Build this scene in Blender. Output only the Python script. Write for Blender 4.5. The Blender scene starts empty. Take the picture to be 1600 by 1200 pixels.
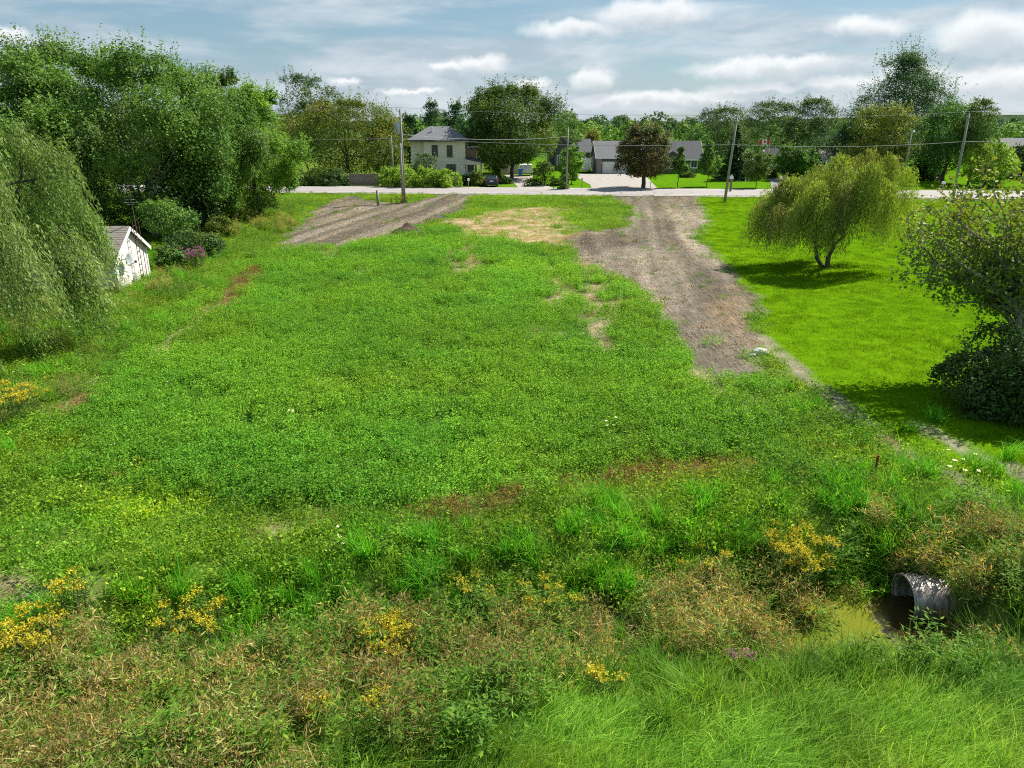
import bpy, math, random
import numpy as np
from mathutils import Vector

R = math.radians
rng = np.random.default_rng(7)
random.seed(7)
sc = bpy.context.scene

# ------------------------------------------------------------------ camera
H, F = 8.3, 1150.0                       # camera height, focal length in photo pixels
PITCH = math.atan(400 / F)
cp, sp = math.cos(PITCH), math.sin(PITCH)
cam_d = bpy.data.cameras.new('camera')
cam = bpy.data.objects.new('camera', cam_d)
sc.collection.objects.link(cam)
cam.location = (0, 0, H)
cam.rotation_euler = (math.pi / 2 - PITCH, 0, 0)
cam_d.sensor_width = 36
cam_d.lens = 36 * F / 1600
cam_d.clip_start = 0.1
cam_d.clip_end = 9000
sc.camera = cam

# ------------------------------------------------------------------ sky and sun
SUN_EL, SUN_AZ = R(47), math.atan2(0.78, 0.62)          # from +Y towards +X
world = bpy.data.worlds.new('World'); sc.world = world; world.use_nodes = True
nt = world.node_tree; nt.nodes.clear()
def N(t, tree=None, **kw):
    n = (tree or nt).nodes.new(t)
    for k, v in kw.items(): setattr(n, k, v)
    return n
def math_n(tree, op, a, b=None, c=None, clamp=False):
    n = tree.nodes.new('ShaderNodeMath'); n.operation = op; n.use_clamp = clamp
    for i, x in enumerate((a, b, c)):
        if x is None: continue
        if isinstance(x, (int, float)): n.inputs[i].default_value = x
        else: tree.links.new(x, n.inputs[i])
    return n.outputs[0]
def mixc(tree, fac, a, b, mode='MIX'):
    n = tree.nodes.new('ShaderNodeMix'); n.data_type = 'RGBA'; n.blend_type = mode
    for s, x in ((n.inputs[0], fac), (n.inputs[6], a), (n.inputs[7], b)):
        if isinstance(x, (int, float)): s.default_value = x
        elif isinstance(x, (tuple, list)): s.default_value = (*x[:3], 1)
        else: tree.links.new(x, s)
    return n.outputs[2]
def smooth(tree, x, lo, hi):
    n = tree.nodes.new('ShaderNodeMapRange'); n.interpolation_type = 'SMOOTHSTEP'
    tree.links.new(x, n.inputs[0]); n.inputs[1].default_value = lo; n.inputs[2].default_value = hi
    return n.outputs[0]
sky = N('ShaderNodeTexSky', sky_type='NISHITA', sun_disc=False)
sky.sun_elevation = SUN_EL; sky.sun_rotation = SUN_AZ
sky.air_density = 1.0; sky.dust_density = 0.6; sky.ozone_density = 1.5
tc = N('ShaderNodeTexCoord')
sep = N('ShaderNodeSeparateXYZ'); nt.links.new(tc.outputs['Generated'], sep.inputs[0])
dx, dy, dz = sep.outputs
az = math_n(nt, 'ARCTAN2', dx, dy)
el = math_n(nt, 'ARCSINE', dz)
comb = N('ShaderNodeCombineXYZ'); nt.links.new(az, comb.inputs[0]); nt.links.new(el, comb.inputs[1])
def noise_n(tree, vec, scale, detail=5, rough=0.55, dist=0.0, sx=1, sy=1, loc=(0, 0, 0), rotz=0.0):
    mp = tree.nodes.new('ShaderNodeMapping'); mp.inputs['Scale'].default_value = (sx, sy, 1)
    mp.inputs['Location'].default_value = loc; mp.inputs['Rotation'].default_value = (0, 0, rotz)
    tree.links.new(vec, mp.inputs[0])
    n = tree.nodes.new('ShaderNodeTexNoise'); n.inputs['Scale'].default_value = scale
    n.inputs['Detail'].default_value = detail; n.inputs['Roughness'].default_value = rough
    n.inputs['Distortion'].default_value = dist
    tree.links.new(mp.outputs[0], n.inputs['Vector'])
    return n.outputs[0]
# thin sheets of stratus: stretched noise in azimuth / elevation
sheet = noise_n(nt, comb.outputs[0], 3.0, 7, 0.58, 0.6, 1.2, 7.5, (0.3, 2.1, 0), 0.03)
sheet2 = noise_n(nt, comb.outputs[0], 5.0, 5, 0.6, 0.3, 0.9, 5.0, (4.3, 1.2, 0), -0.02)
sheet_f = math_n(nt, 'ADD', math_n(nt, 'MULTIPLY', sheet, 0.7), math_n(nt, 'MULTIPLY', sheet2, 0.3))
low = smooth(nt, el, 0.17, 0.0)                           # more cloud seen edge-on near the horizon
sheet_f = smooth(nt, math_n(nt, 'ADD', sheet_f, math_n(nt, 'MULTIPLY', low, 0.13)), 0.44, 0.64)
# individual cumulus puffs, each at its own bearing in the sky
PUFFS = [(748, 100, 42, 15), (700, 104, 26, 9), (928, 126, 34, 20), (1195, 106, 110, 17), (1240, 100, 60, 14), (1140, 110, 50, 15), (1555, 48, 72, 28),
         (1515, 62, 42, 16), (1015, 22, 90, 22), (900, 44, 80, 14), (1350, 40, 54, 14), (830, 132, 24, 11), (10, 55, 30, 13),
         (1540, 128, 75, 20), (1030, 155, 90, 13), (960, 158, 60, 10), (1180, 136, 70, 9), (1440, 112, 50, 12), (640, 143, 46, 6), (540, 125, 26, 8), (1330, 130, 60, 13), (1110, 150, 50, 11)]
wob = N('ShaderNodeTexNoise'); wob.inputs['Scale'].default_value = 26; wob.inputs['Detail'].default_value = 6
wob.inputs['Roughness'].default_value = 0.6
nt.links.new(comb.outputs[0], wob.inputs['Vector'])
wv = N('ShaderNodeVectorMath', operation='MULTIPLY_ADD')
nt.links.new(wob.outputs['Color'], wv.inputs[0]); wv.inputs[1].default_value = (0.045, 0.03, 0); nt.links.new(comb.outputs[0], wv.inputs[2])
best = None; under = None
for (u, v, w, h) in PUFFS:
    a, b = (u - 800) / F, -(v - 600) / F
    d = Vector((a, b * sp + cp, b * cp - sp)).normalized()
    A, E = math.atan2(d.x, d.y) + 0.0225, math.asin(d.z) + 0.015
    s1 = N('ShaderNodeVectorMath', operation='SUBTRACT'); nt.links.new(wv.outputs[0], s1.inputs[0]); s1.inputs[1].default_value = (A, E, 0)
    s2 = N('ShaderNodeVectorMath', operation='MULTIPLY'); nt.links.new(s1.outputs[0], s2.inputs[0]); s2.inputs[1].default_value = (F / w / 1.25, F / h / 1.15, 0)
    s3 = N('ShaderNodeVectorMath', operation='LENGTH'); nt.links.new(s2.outputs[0], s3.inputs[0])
    best = s3.outputs['Value'] if best is None else math_n(nt, 'MINIMUM', best, s3.outputs['Value'])
    s4 = N('ShaderNodeVectorMath', operation='ADD'); nt.links.new(s2.outputs[0], s4.inputs[0]); s4.inputs[1].default_value = (0, 0.75, 0)
    s5 = N('ShaderNodeVectorMath', operation='LENGTH'); nt.links.new(s4.outputs[0], s5.inputs[0])
    under = s5.outputs['Value'] if under is None else math_n(nt, 'MINIMUM', under, s5.outputs['Value'])
puff = smooth(nt, best, 0.98, 0.35)
belly = smooth(nt, under, 1.1, 0.2)
fine = noise_n(nt, comb.outputs[0], 30, 6, 0.6, 0.2, 1, 2.2)
mott = noise_n(nt, comb.outputs[0], 9, 5, 0.6, 0.2, 1, 3.4, (1.7, 0.4, 0))
sky_c = N('ShaderNodeVectorMath', operation='SCALE'); nt.links.new(sky.outputs[0], sky_c.inputs[0]); sky_c.inputs['Scale'].default_value = 0.10
# clear air between the clouds: the physical sky under a thin veil
veil = mixc(nt, 0.55, sky_c.outputs[0], (0.20, 0.38, 0.50))
sheet_col = mixc(nt, smooth(nt, mott, 0.32, 0.68), (0.42, 0.51, 0.59), (0.66, 0.72, 0.77))
c1 = mixc(nt, math_n(nt, 'MULTIPLY', sheet_f, 0.85), veil, sheet_col)
puff_col = mixc(nt, math_n(nt, 'MULTIPLY', belly, 0.75), (1.05, 1.05, 1.05), (0.50, 0.56, 0.62))
puff_col = mixc(nt, math_n(nt, 'MULTIPLY', fine, 0.35), puff_col, (0.62, 0.68, 0.73))
c2 = mixc(nt, math_n(nt, 'MULTIPLY', puff, 0.78), c1, puff_col)
bg = N('ShaderNodeBackground'); bg.inputs['Strength'].default_value = 0.58
nt.links.new(c2, bg.inputs[0])
wo = N('ShaderNodeOutputWorld'); nt.links.new(bg.outputs[0], wo.inputs[0])

sun_d = bpy.data.lights.new('sun', 'SUN'); sun_d.energy = 5.0; sun_d.angle = R(0.55); sun_d.color = (1, 0.95, 0.86)
sun = bpy.data.objects.new('sun', sun_d); sc.collection.objects.link(sun)
to_sun = Vector((math.sin(SUN_AZ) * math.cos(SUN_EL), math.cos(SUN_AZ) * math.cos(SUN_EL), math.sin(SUN_EL)))
sun.rotation_euler = (-to_sun).to_track_quat('-Z', 'Y').to_euler()
sun.location = to_sun * 60
vs = sc.view_settings
vs.view_transform = 'Standard'; vs.look = 'None'; vs.exposure = 0.92; vs.gamma = 1.0; vs.use_curve_mapping = False
sc.cycles.use_denoising = False; sc.cycles.filter_width = 1.1; sc.cycles.use_adaptive_sampling = True; sc.cycles.adaptive_threshold = 0.02
sc.cycles.max_bounces = 5; sc.cycles.diffuse_bounces = 2; sc.cycles.glossy_bounces = 2
sc.cycles.transmission_bounces = 4; sc.cycles.transparent_max_bounces = 4; sc.cycles.caustics_reflective = False; sc.cycles.caustics_refractive = False

# ------------------------------------------------------------------ projection helpers: photo pixel -> place on the ground
def ray(u, v):
    a, b = (u - 800) / F, -(v - 600) / F
    return a, b * sp + cp, b * cp - sp
def gp(u, v, z=0.0):
    r = ray(u, v); t = (z - H) / r[2]
    return t * r[0], t * r[1]
def at(u, v, Y):
    r = ray(u, v); t = Y / r[1]
    return t * r[0], Y, H + t * r[2]
def mpp(Y, z=2.0):                        # metres per photo pixel at distance Y
    return (Y * cp + (H - z) * sp) / F

# ------------------------------------------------------------------ noise and polygons (numpy)
def vnoise(x, y, seed=0):
    x = np.asarray(x, float); y = np.asarray(y, float)
    ix = np.floor(x).astype(np.int64); iy = np.floor(y).astype(np.int64)
    fx = x - ix; fy = y - iy; fx = fx * fx * (3 - 2 * fx); fy = fy * fy * (3 - 2 * fy)
    def h(i, j):
        k = (i * 374761393 + j * 668265263 + seed * 144269504) & 0xffffffff
        k = ((k ^ (k >> 13)) * 1274126177) & 0xffffffff
        k = k ^ (k >> 16)
        return (k & 0xffff) / 65535.0
    return (h(ix, iy) * (1 - fx) + h(ix + 1, iy) * fx) * (1 - fy) + (h(ix, iy + 1) * (1 - fx) + h(ix + 1, iy + 1) * fx) * fy
def fbm(x, y, seed=0, o=4):
    s = 0; a = 0.5; t = 0
    for i in range(o):
        s = s + a * vnoise(np.asarray(x) * 2 ** i, np.asarray(y) * 2 ** i, seed + i * 17); t += a; a *= 0.5
    return s / t
def sstep(a, b, x):
    t = np.clip((np.asarray(x, float) - a) / (b - a), 0, 1); return t * t * (3 - 2 * t)
def sdist(poly, x, y, closed=True):        # signed distance (positive inside) or distance to polyline
    x = np.asarray(x, float); y = np.asarray(y, float)
    d = np.full(x.shape, 1e9); ins = np.zeros(x.shape, bool)
    n = len(poly)
    for i in range(n if closed else n - 1):
        ax, ay = poly[i]; bx, by = poly[(i + 1) % n]
        ex, ey = bx - ax, by - ay; L = ex * ex + ey * ey + 1e-12
        t = np.clip(((x - ax) * ex + (y - ay) * ey) / L, 0, 1)
        d = np.minimum(d, np.hypot(x - ax - t * ex, y - ay - t * ey))
        if closed:
            c = ((ay > y) != (by > y))
            with np.errstate(divide='ignore', invalid='ignore'):
                xi = (bx - ax) * (y - ay) / ((by - ay) if by != ay else 1e-12) + ax
            ins ^= c & (x < xi)
    return np.where(ins, d, -d) if closed else d
def W(pts): return [gp(u, v) for u, v in pts]

CROP = W([(400, 402), (470, 388), (560, 384), (620, 362), (690, 362), (735, 378), (800, 384), (872, 386), (905, 408), (975, 450), (1030, 508), (1075, 548), (1130, 592), (1190, 622),
          (1275, 690), (1240, 712), (1050, 712), (900, 738), (760, 768), (600, 792), (430, 802), (300, 776), (150, 744), (70, 680), (170, 580), (300, 480)])
DIRT_R = W([(878, 372), (905, 362), (950, 352), (965, 326), (950, 303), (1086, 303), (1108, 345), (1090, 372), (1126, 412), (1172, 458), (1183, 490), (1170, 500), (1188, 545), (1180, 562), (1172, 575), (1165, 598), (1120, 600),
            (1070, 552), (1040, 500), (1010, 470), (965, 432), (900, 400)])
DIRT_L = W([(436, 388), (452, 362), (470, 348), (500, 322), (548, 305), (590, 316), (640, 318), (690, 303), (740, 303), (722, 328), (690, 345), (640, 362), (560, 384), (490, 390)])
STRAW = W([(690, 350), (730, 340), (800, 326), (862, 322), (890, 350), (886, 384), (800, 382), (735, 376), (715, 360)])
GREENPATCH = W([(880, 318), (960, 310), (985, 330), (980, 352), (930, 362), (888, 352)])
LAWN = W([(1090, 309), (1110, 345), (1094, 374), (1130, 412), (1177, 460), (1188, 500), (1205, 535), (1262, 590), (1330, 640), (1500, 745), (1620, 808)]) + [(14, 13.5), (40, 10), (90, 20), (140, 60), (130, 92), gp(1600, 316)]
RUTS = [W([(1190, 528), (1240, 572), (1330, 650), (1420, 715), (1500, 762), (1600, 812), (1720, 872)]), W([(1430, 664), (1500, 700), (1600, 752), (1720, 812)])]
ROAD_N = [(-400, 0), (400, 0)]
RED_A = W([(900, 765), (950, 742), (1050, 728), (1180, 722), (1250, 735), (1080, 752), (960, 770)])
RED_B = W([(335, 478), (370, 440), (405, 420), (400, 440), (365, 470), (330, 500)])
RED_D = W([(100, 660), (130, 625), (160, 590), (175, 600), (140, 640), (115, 670)])
RED_C = W([(650, 812), (700, 788), (800, 775), (820, 792), (740, 815)])
YELLOWP = W([(150, 800), (190, 770), (260, 772), (300, 800), (240, 825), (170, 822)])
SANDY = [W(p) for p in ([(940, 778), (1040, 768), (1050, 776), (980, 788)], [(1090, 600), (1150, 598), (1120, 612)], [(860, 430), (880, 420), (885, 470), (868, 480)],
         [(915, 460), (945, 455), (950, 500), (925, 520), (910, 500)], [(725, 380), (750, 378), (745, 415), (728, 418)], [(0, 888), (40, 895), (110, 925), (60, 935), (0, 915)], [(470, 396), (540, 388), (520, 404)],
         [(110, 620), (150, 590), (160, 600), (120, 640)], [(390, 832), (440, 828), (430, 840)])]

STREAKS = [W(p) for p in ([(722, 372), (746, 398), (736, 425)], [(700, 385), (716, 418), (730, 440)], [(905, 405), (932, 450), (920, 500), (948, 545)], [(858, 418), (876, 458), (862, 492)],
    [(975, 470), (945, 500), (930, 522)], [(820, 510), (850, 530), (880, 522)], [(560, 395), (575, 430)], [(940, 415), (965, 445), (985, 470)], [(405, 425), (340, 480), (230, 560), (120, 640)], [(1190, 640), (1130, 610), (1060, 560)])]
# ditch: a channel running left to right in the foreground, ending at the culvert
DC = np.array((8.0, 12.4)); DD = np.array((18.0, 2.6)); DD = DD / np.hypot(*DD); DN = np.array((-DD[1], DD[0]))
def ditch_sa(x, y):
    return (x - DC[0]) * DN[0] + (y - DC[1]) * DN[1], (x - DC[0]) * DD[0] + (y - DC[1]) * DD[1]
WATER_Z = -0.98
def gz(x, y):
    x = np.asarray(x, float); y = np.asarray(y, float)
    s, a = ditch_sa(x, y)
    wob = (fbm(a * 0.5, a * 0 + 3.1, 5) - 0.5) * 0.8
    prof = sstep(2.9, 0.7, np.abs(s + wob))
    depth = 0.8 + 0.55 * sstep(-5.2, -3.0, a)
    depth = depth * (1 - sstep(0.25, 1.05, a))
    z = -depth * prof
    z = z + 0.18 * np.exp(-((s - 3.6) / 0.9) ** 2) * sstep(-14, -4, a)          # low spoil bank on the field side
    near = sstep(140, 60, y)
    z = z + near * 0.10 * (fbm(x * 0.25, y * 0.25, 9) - 0.5)
    dr = np.maximum(sstep(-0.3, 1.2, sdist(DIRT_R, x, y)), sstep(-0.3, 1.2, sdist(DIRT_L, x, y)))
    z = z + dr * (0.16 * (fbm((x - 0.142 * y) * 0.9, y * 0.08, 31) - 0.35) + 0.12 * (fbm((x - 0.142 * y) * 2.6, y * 0.22, 33) - 0.5) + 0.05 * (fbm(x * 2.1, y * 1.3, 34) - 0.5))
    return z

# ------------------------------------------------------------------ mesh builders
col = sc.collection
def mesh_np(name, V, Fc, mats=(), colr=None, smooth_=False):
    V = np.ascontiguousarray(V, np.float32); Fc = np.ascontiguousarray(Fc, np.int32)
    me = bpy.data.meshes.new(name); k = Fc.shape[1]; m = len(Fc)
    me.vertices.add(len(V)); me.vertices.foreach_set('co', V.ravel())
    me.loops.add(m * k); me.loops.foreach_set('vertex_index', Fc.ravel())
    me.polygons.add(m); me.polygons.foreach_set('loop_start', np.arange(0, m * k, k, dtype=np.int32))
    if smooth_: me.polygons.foreach_set('use_smooth', np.ones(m, bool))
    if colr is not None:
        c = np.ones((len(V), 4), np.float32); c[:, :3] = colr
        at_ = me.attributes.new('col', 'FLOAT_COLOR', 'POINT'); at_.data.foreach_set('color', c.ravel())
    me.update(calc_edges=True)
    for x in mats: me.materials.append(x)
    return me
class MB:
    """collects boxes, prisms and tubes into one mesh"""
    def __init__(s): s.v = []; s.f = []
    def add(s, vs, fs):
        o = len(s.v); s.v += [tuple(map(float, p)) for p in vs]; s.f += [tuple(i + o for i in f) for f in fs]; return s
    def box(s, x0, x1, y0, y1, z0, z1):
        return s.add([(x0, y0, z0), (x1, y0, z0), (x1, y1, z0), (x0, y1, z0), (x0, y0, z1), (x1, y0, z1), (x1, y1, z1), (x0, y1, z1)],
                     [(0, 3, 2, 1), (4, 5, 6, 7), (0, 1, 5, 4), (1, 2, 6, 5), (2, 3, 7, 6), (3, 0, 4, 7)])
    def prism(s, prof, axis, a, b):           # prof: 2D points; axis 'x' or 'y' or 'z'
        n = len(prof)
        def P(p, t): return {'x': (t, p[0], p[1]), 'y': (p[0], t, p[1]), 'z': (p[0], p[1], t)}[axis]
        return s.add([P(p, a) for p in prof] + [P(p, b) for p in prof],
                     [tuple(range(n))[::-1], tuple(range(n, 2 * n))] + [(i, (i + 1) % n, n + (i + 1) % n, n + i) for i in range(n)])
    def tube(s, pts, rad, n=8, cap=True):
        pts = [Vector(p) for p in pts]
        if not hasattr(rad, '__len__'): rad = [rad] * len(pts)
        vs, fs = [], []
        ref = Vector((1, 0, 0))
        for i, p in enumerate(pts):
            t = (pts[min(i + 1, len(pts) - 1)] - pts[max(i - 1, 0)]).normalized()
            if abs(t.dot(ref)) > 0.9: ref = Vector((0, 1, 0)) if abs(t.y) < 0.9 else Vector((0, 0, 1))
            a = (ref - t * ref.dot(t)).normalized(); b = t.cross(a)
            for k in range(n):
                q = 2 * math.pi * k / n; vs.append(p + (a * math.cos(q) + b * math.sin(q)) * rad[i])
        for i in range(len(pts) - 1):
            for k in range(n): fs.append((i * n + k, i * n + (k + 1) % n, (i + 1) * n + (k + 1) % n, (i + 1) * n + k))
        if cap: fs += [tuple(range(n))[::-1], tuple(range((len(pts) - 1) * n, len(pts) * n))]
        return s.add(vs, fs)
    def mesh(s, name, m=None, smooth_=False, bevel=0.0):
        me = bpy.data.meshes.new(name); me.from_pydata(s.v, [], s.f)
        if m: me.materials.append(m)
        if smooth_:
            for p in me.polygons: p.use_smooth = True
        me.update(); return me
    def obj(s, name, m, parent=None, smooth_=False, bevel=0.0):
        o = bpy.data.objects.new(name, s.mesh(name, m, smooth_)); col.objects.link(o); o.parent = parent
        if bevel:
            b = o.modifiers.new('bevel', 'BEVEL'); b.width = bevel; b.segments = 2; b.limit_method = 'ANGLE'
        return o
def mk(name, me, parent=None):
    o = bpy.data.objects.new(name, me); col.objects.link(o); o.parent = parent; return o
def tag(o, label, cat, group=None):
    o['label'] = label; o['category'] = cat
    if group: o['group'] = group
    return o
def thing(name, label, cat, loc=(0, 0, 0), rz=0.0, group=None):
    o = bpy.data.objects.new(name, None); col.objects.link(o); o.location = loc; o.rotation_euler = (0, 0, rz); o.empty_display_size = 0.2
    return tag(o, label, cat, group)
def struct(o): o['kind'] = 'structure'; return o
def stuff(o): o['kind'] = 'stuff'; return o

# ------------------------------------------------------------------ materials
def new_mat(name):
    m = bpy.data.materials.new(name); m.use_nodes = True; t = m.node_tree; t.nodes.clear()
    out = t.nodes.new('ShaderNodeOutputMaterial'); return m, t, out
def mat(name, c, rough=0.7, c2=None, scale=6.0, amt=0.6, bump=0.0, bscale=None, metal=0.0, spec=0.35, stretch=(1, 1, 1)):
    m, t, out = new_mat(name)
    b = t.nodes.new('ShaderNodeBsdfPrincipled'); b.inputs['Roughness'].default_value = rough; b.inputs['Metallic'].default_value = metal
    b.inputs['Specular IOR Level'].default_value = spec
    tc_ = t.nodes.new('ShaderNodeTexCoord'); mp = t.nodes.new('ShaderNodeMapping'); mp.inputs['Scale'].default_value = stretch
    t.links.new(tc_.outputs['Object'], mp.inputs[0])
    n = t.nodes.new('ShaderNodeTexNoise'); n.inputs['Scale'].default_value = scale; n.inputs['Detail'].default_value = 5; n.inputs['Roughness'].default_value = 0.62
    t.links.new(mp.outputs[0], n.inputs['Vector'])
    c2 = c2 or tuple(x * 0.7 for x in c)
    f = math_n(t, 'MULTIPLY', smooth(t, n.outputs[0], 0.3, 0.7), amt)
    t.links.new(mixc(t, f, c, c2), b.inputs['Base Color'])
    if bump:
        n2 = t.nodes.new('ShaderNodeTexNoise'); n2.inputs['Scale'].default_value = bscale or scale * 4; n2.inputs['Detail'].default_value = 4
        t.links.new(mp.outputs[0], n2.inputs['Vector'])
        bp = t.nodes.new('ShaderNodeBump'); bp.inputs['Strength'].default_value = bump; bp.inputs['Distance'].default_value = 0.02
        t.links.new(n2.outputs[0], bp.inputs['Height']); t.links.new(bp.outputs[0], b.inputs['Normal'])
    t.links.new(b.outputs[0], out.inputs[0]); return m
def leaf_mat(name, trans=0.32, inst=False, rough=0.55, spec=0.1, gain=(2.0, 2.0, 1.8)):
    m, t, out = new_mat(name)
    a = t.nodes.new('ShaderNodeAttribute'); a.attribute_name = 'col'
    c = a.outputs['Color']
    if inst:
        a2 = t.nodes.new('ShaderNodeAttribute'); a2.attribute_name = 'tint'; a2.attribute_type = 'INSTANCER'
        c = mixc(t, 1.0, c, a2.outputs['Color'], 'MULTIPLY')
    c = mixc(t, 1.0, c, gain, 'MULTIPLY')
    b = t.nodes.new('ShaderNodeBsdfPrincipled'); b.inputs['Roughness'].default_value = rough; b.inputs['Specular IOR Level'].default_value = spec
    t.links.new(c, b.inputs['Base Color'])
    tr = t.nodes.new('ShaderNodeBsdfTranslucent')
    t.links.new(mixc(t, 1.0, c, (1.25, 1.2, 0.55), 'MULTIPLY'), tr.inputs[0])
    mx = t.nodes.new('ShaderNodeMixShader'); mx.inputs[0].default_value = trans
    t.links.new(b.outputs[0], mx.inputs[1]); t.links.new(tr.outputs[0], mx.inputs[2])
    t.links.new(mx.outputs[0], out.inputs[0]); return m
LEAF = leaf_mat('leaf'); LEAF_I = leaf_mat('ground_plant', 0.45, True, 0.6, 0.08, (1.95, 1.85, 1.4))
FAR_LEAF = leaf_mat('far_leaf', 0.25)
BARK = mat('bark', (0.13, 0.105, 0.085), 0.9, (0.055, 0.045, 0.038), 5, 0.9, 0.6, 20, stretch=(1, 1, 0.25))
BARK_PALE = mat('pale_bark', (0.30, 0.28, 0.25), 0.9, (0.13, 0.12, 0.10), 5, 0.9, 0.5, 20, stretch=(1, 1, 0.25))
POLE_WOOD = mat('weathered_pole_wood', (0.34, 0.32, 0.28), 0.9, (0.20, 0.185, 0.16), 8, 0.8, 0.4, 30, stretch=(1, 1, 0.12))
ASPHALT = mat('worn_asphalt', (0.30, 0.272, 0.26), 0.9, (0.25, 0.226, 0.216), 0.8, 0.8, stretch=(0.15, 1, 1))
GRAVEL = mat('gravel', (0.36, 0.33, 0.29), 0.95, (0.24, 0.215, 0.19), 1.5, 0.9, 0.6, 25)
DARK_ASPHALT = mat('driveway_asphalt', (0.17, 0.17, 0.18), 0.85, (0.12, 0.12, 0.125), 2, 0.7)
WHITE_PAINT = mat('white_paint', (0.78, 0.77, 0.75), 0.6, (0.66, 0.64, 0.61), 3, 0.6)
CREAM = mat('cream_stucco', (0.82, 0.72, 0.55), 0.9, (0.74, 0.64, 0.48), 2.0, 0.7, 0.2, 40)
SHINGLE = mat('grey_shingle', (0.17, 0.17, 0.18), 0.9, (0.10, 0.10, 0.11), 3.0, 0.8, 0.4, 14, stretch=(1, 3, 3))
SHINGLE_B = mat('brown_shingle', (0.27, 0.235, 0.20), 0.9, (0.18, 0.155, 0.135), 3.0, 0.8, 0.4, 14, stretch=(1, 3, 3))
SHINGLE_D = mat('charcoal_shingle', (0.105, 0.105, 0.115), 0.9, (0.07, 0.07, 0.078), 3.0, 0.8, 0.4, 14, stretch=(1, 3, 3))
DARKTRIM = mat('dark_trim', (0.05, 0.045, 0.045), 0.6)
GLASS = mat('window_glass', (0.035, 0.05, 0.055), 0.08, (0.06, 0.08, 0.085), 1.2, 0.8, spec=0.8)
BRONZE = mat('bronze_frame', (0.13, 0.10, 0.09), 0.5)
SLATE_SIDING = mat('slate_siding', (0.10, 0.105, 0.11), 0.7, (0.075, 0.078, 0.082), 3, 0.5, stretch=(0.2, 1, 6))
BRICKISH = mat('pinkish_stone', (0.32, 0.28, 0.27), 0.9, (0.22, 0.19, 0.18), 9, 0.8)
TAN = mat('tan_siding', (0.60, 0.44, 0.26), 0.8, (0.52, 0.37, 0.21), 3, 0.5)
BEIGE = mat('beige_siding', (0.50, 0.46, 0.41), 0.8, (0.42, 0.38, 0.34), 3, 0.5, stretch=(0.2, 1, 6))
METAL = mat('weathered_galvanised_steel', (0.40, 0.37, 0.36), 0.45, (0.22, 0.17, 0.15), 4, 0.9, metal=0.4)
GREY_METAL = mat('grey_metal', (0.42, 0.45, 0.48), 0.45, (0.34, 0.36, 0.38), 4, 0.6, metal=0.3)
RUST = mat('rusty_iron', (0.16, 0.10, 0.075), 0.8, (0.08, 0.055, 0.045), 12, 0.9)
FENCE_WOOD = mat('fence_board', (0.25, 0.20, 0.165), 0.9, (0.16, 0.13, 0.11), 4, 0.9, stretch=(4, 4, 0.4))
BLACK = mat('black_plastic', (0.02, 0.02, 0.022), 0.5)
RUBBER = mat('tyre_rubber', (0.022, 0.022, 0.022), 0.9)
CARPAINT = mat('navy_car_paint', (0.018, 0.022, 0.045), 0.22, (0.014, 0.017, 0.035), 2, 0.5, spec=0.6)
RED = mat('red_plastic', (0.42, 0.03, 0.025), 0.4)
BLUE = mat('blue_plastic', (0.05, 0.16, 0.45), 0.5)
FLAG_RED = mat('red_cloth', (0.62, 0.05, 0.045), 0.85)
WIRE = mat('wire_aluminium', (0.26, 0.26, 0.27), 0.6)
ROCK = mat('pale_limestone', (0.55, 0.53, 0.49), 0.9, (0.38, 0.36, 0.33), 4, 0.8, 0.5, 12)
PORC = mat('porcelain', (0.5, 0.5, 0.48), 0.3)
def siding_mat():
    return mat('aged_white_siding', (0.74, 0.70, 0.66), 0.75, (0.54, 0.49, 0.45), 1.6, 0.8, 0.15, 20)
SIDING = siding_mat()

# ------------------------------------------------------------------ ground sheet, split into setting pieces that share borders
def axis(fine0, fine1, step, far0, far1):
    a = list(np.arange(fine0, fine1 + 1e-6, step)); d = step
    while a[-1] < far1: d *= 1.35; a.append(a[-1] + d)
    d = step
    while a[0] > far0: d *= 1.35; a.insert(0, a[0] - d)
    return np.array(a)
gx = axis(-62, 78, 0.32, -5000, 5000)
ys = [2.0]
while ys[-1] < 118: ys.append(ys[-1] + 0.16 + ys[-1] * 0.0055)
d = 0.9
while ys[-1] < 7500: d *= 1.12; ys.append(ys[-1] + d)
d = 0.3
while ys[0] > -1500: d *= 1.6; ys.insert(0, ys[0] - d)
gy = np.array(ys)
GX, GY = np.meshgrid(gx, gy)
fx, fy = GX.ravel(), GY.ravel()
fz = gz(fx, fy)
def zone(poly, x, y, blur, nz, sc_=1.2, seed=3):
    return sstep(-blur, blur, sdist(poly, x, y) + (fbm(x * sc_, y * sc_, seed) - 0.5) * nz)
def rut_mask(x, y):
    m = np.zeros(np.shape(x))
    for k, p in enumerate(RUTS):
        dd = sdist(p, x, y, False)
        m = np.maximum(m, sstep(0.42, 0.14, dd + (fbm(x * 1.1, y * 1.1, 60 + k) - 0.5) * 0.5))
    return m
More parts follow.
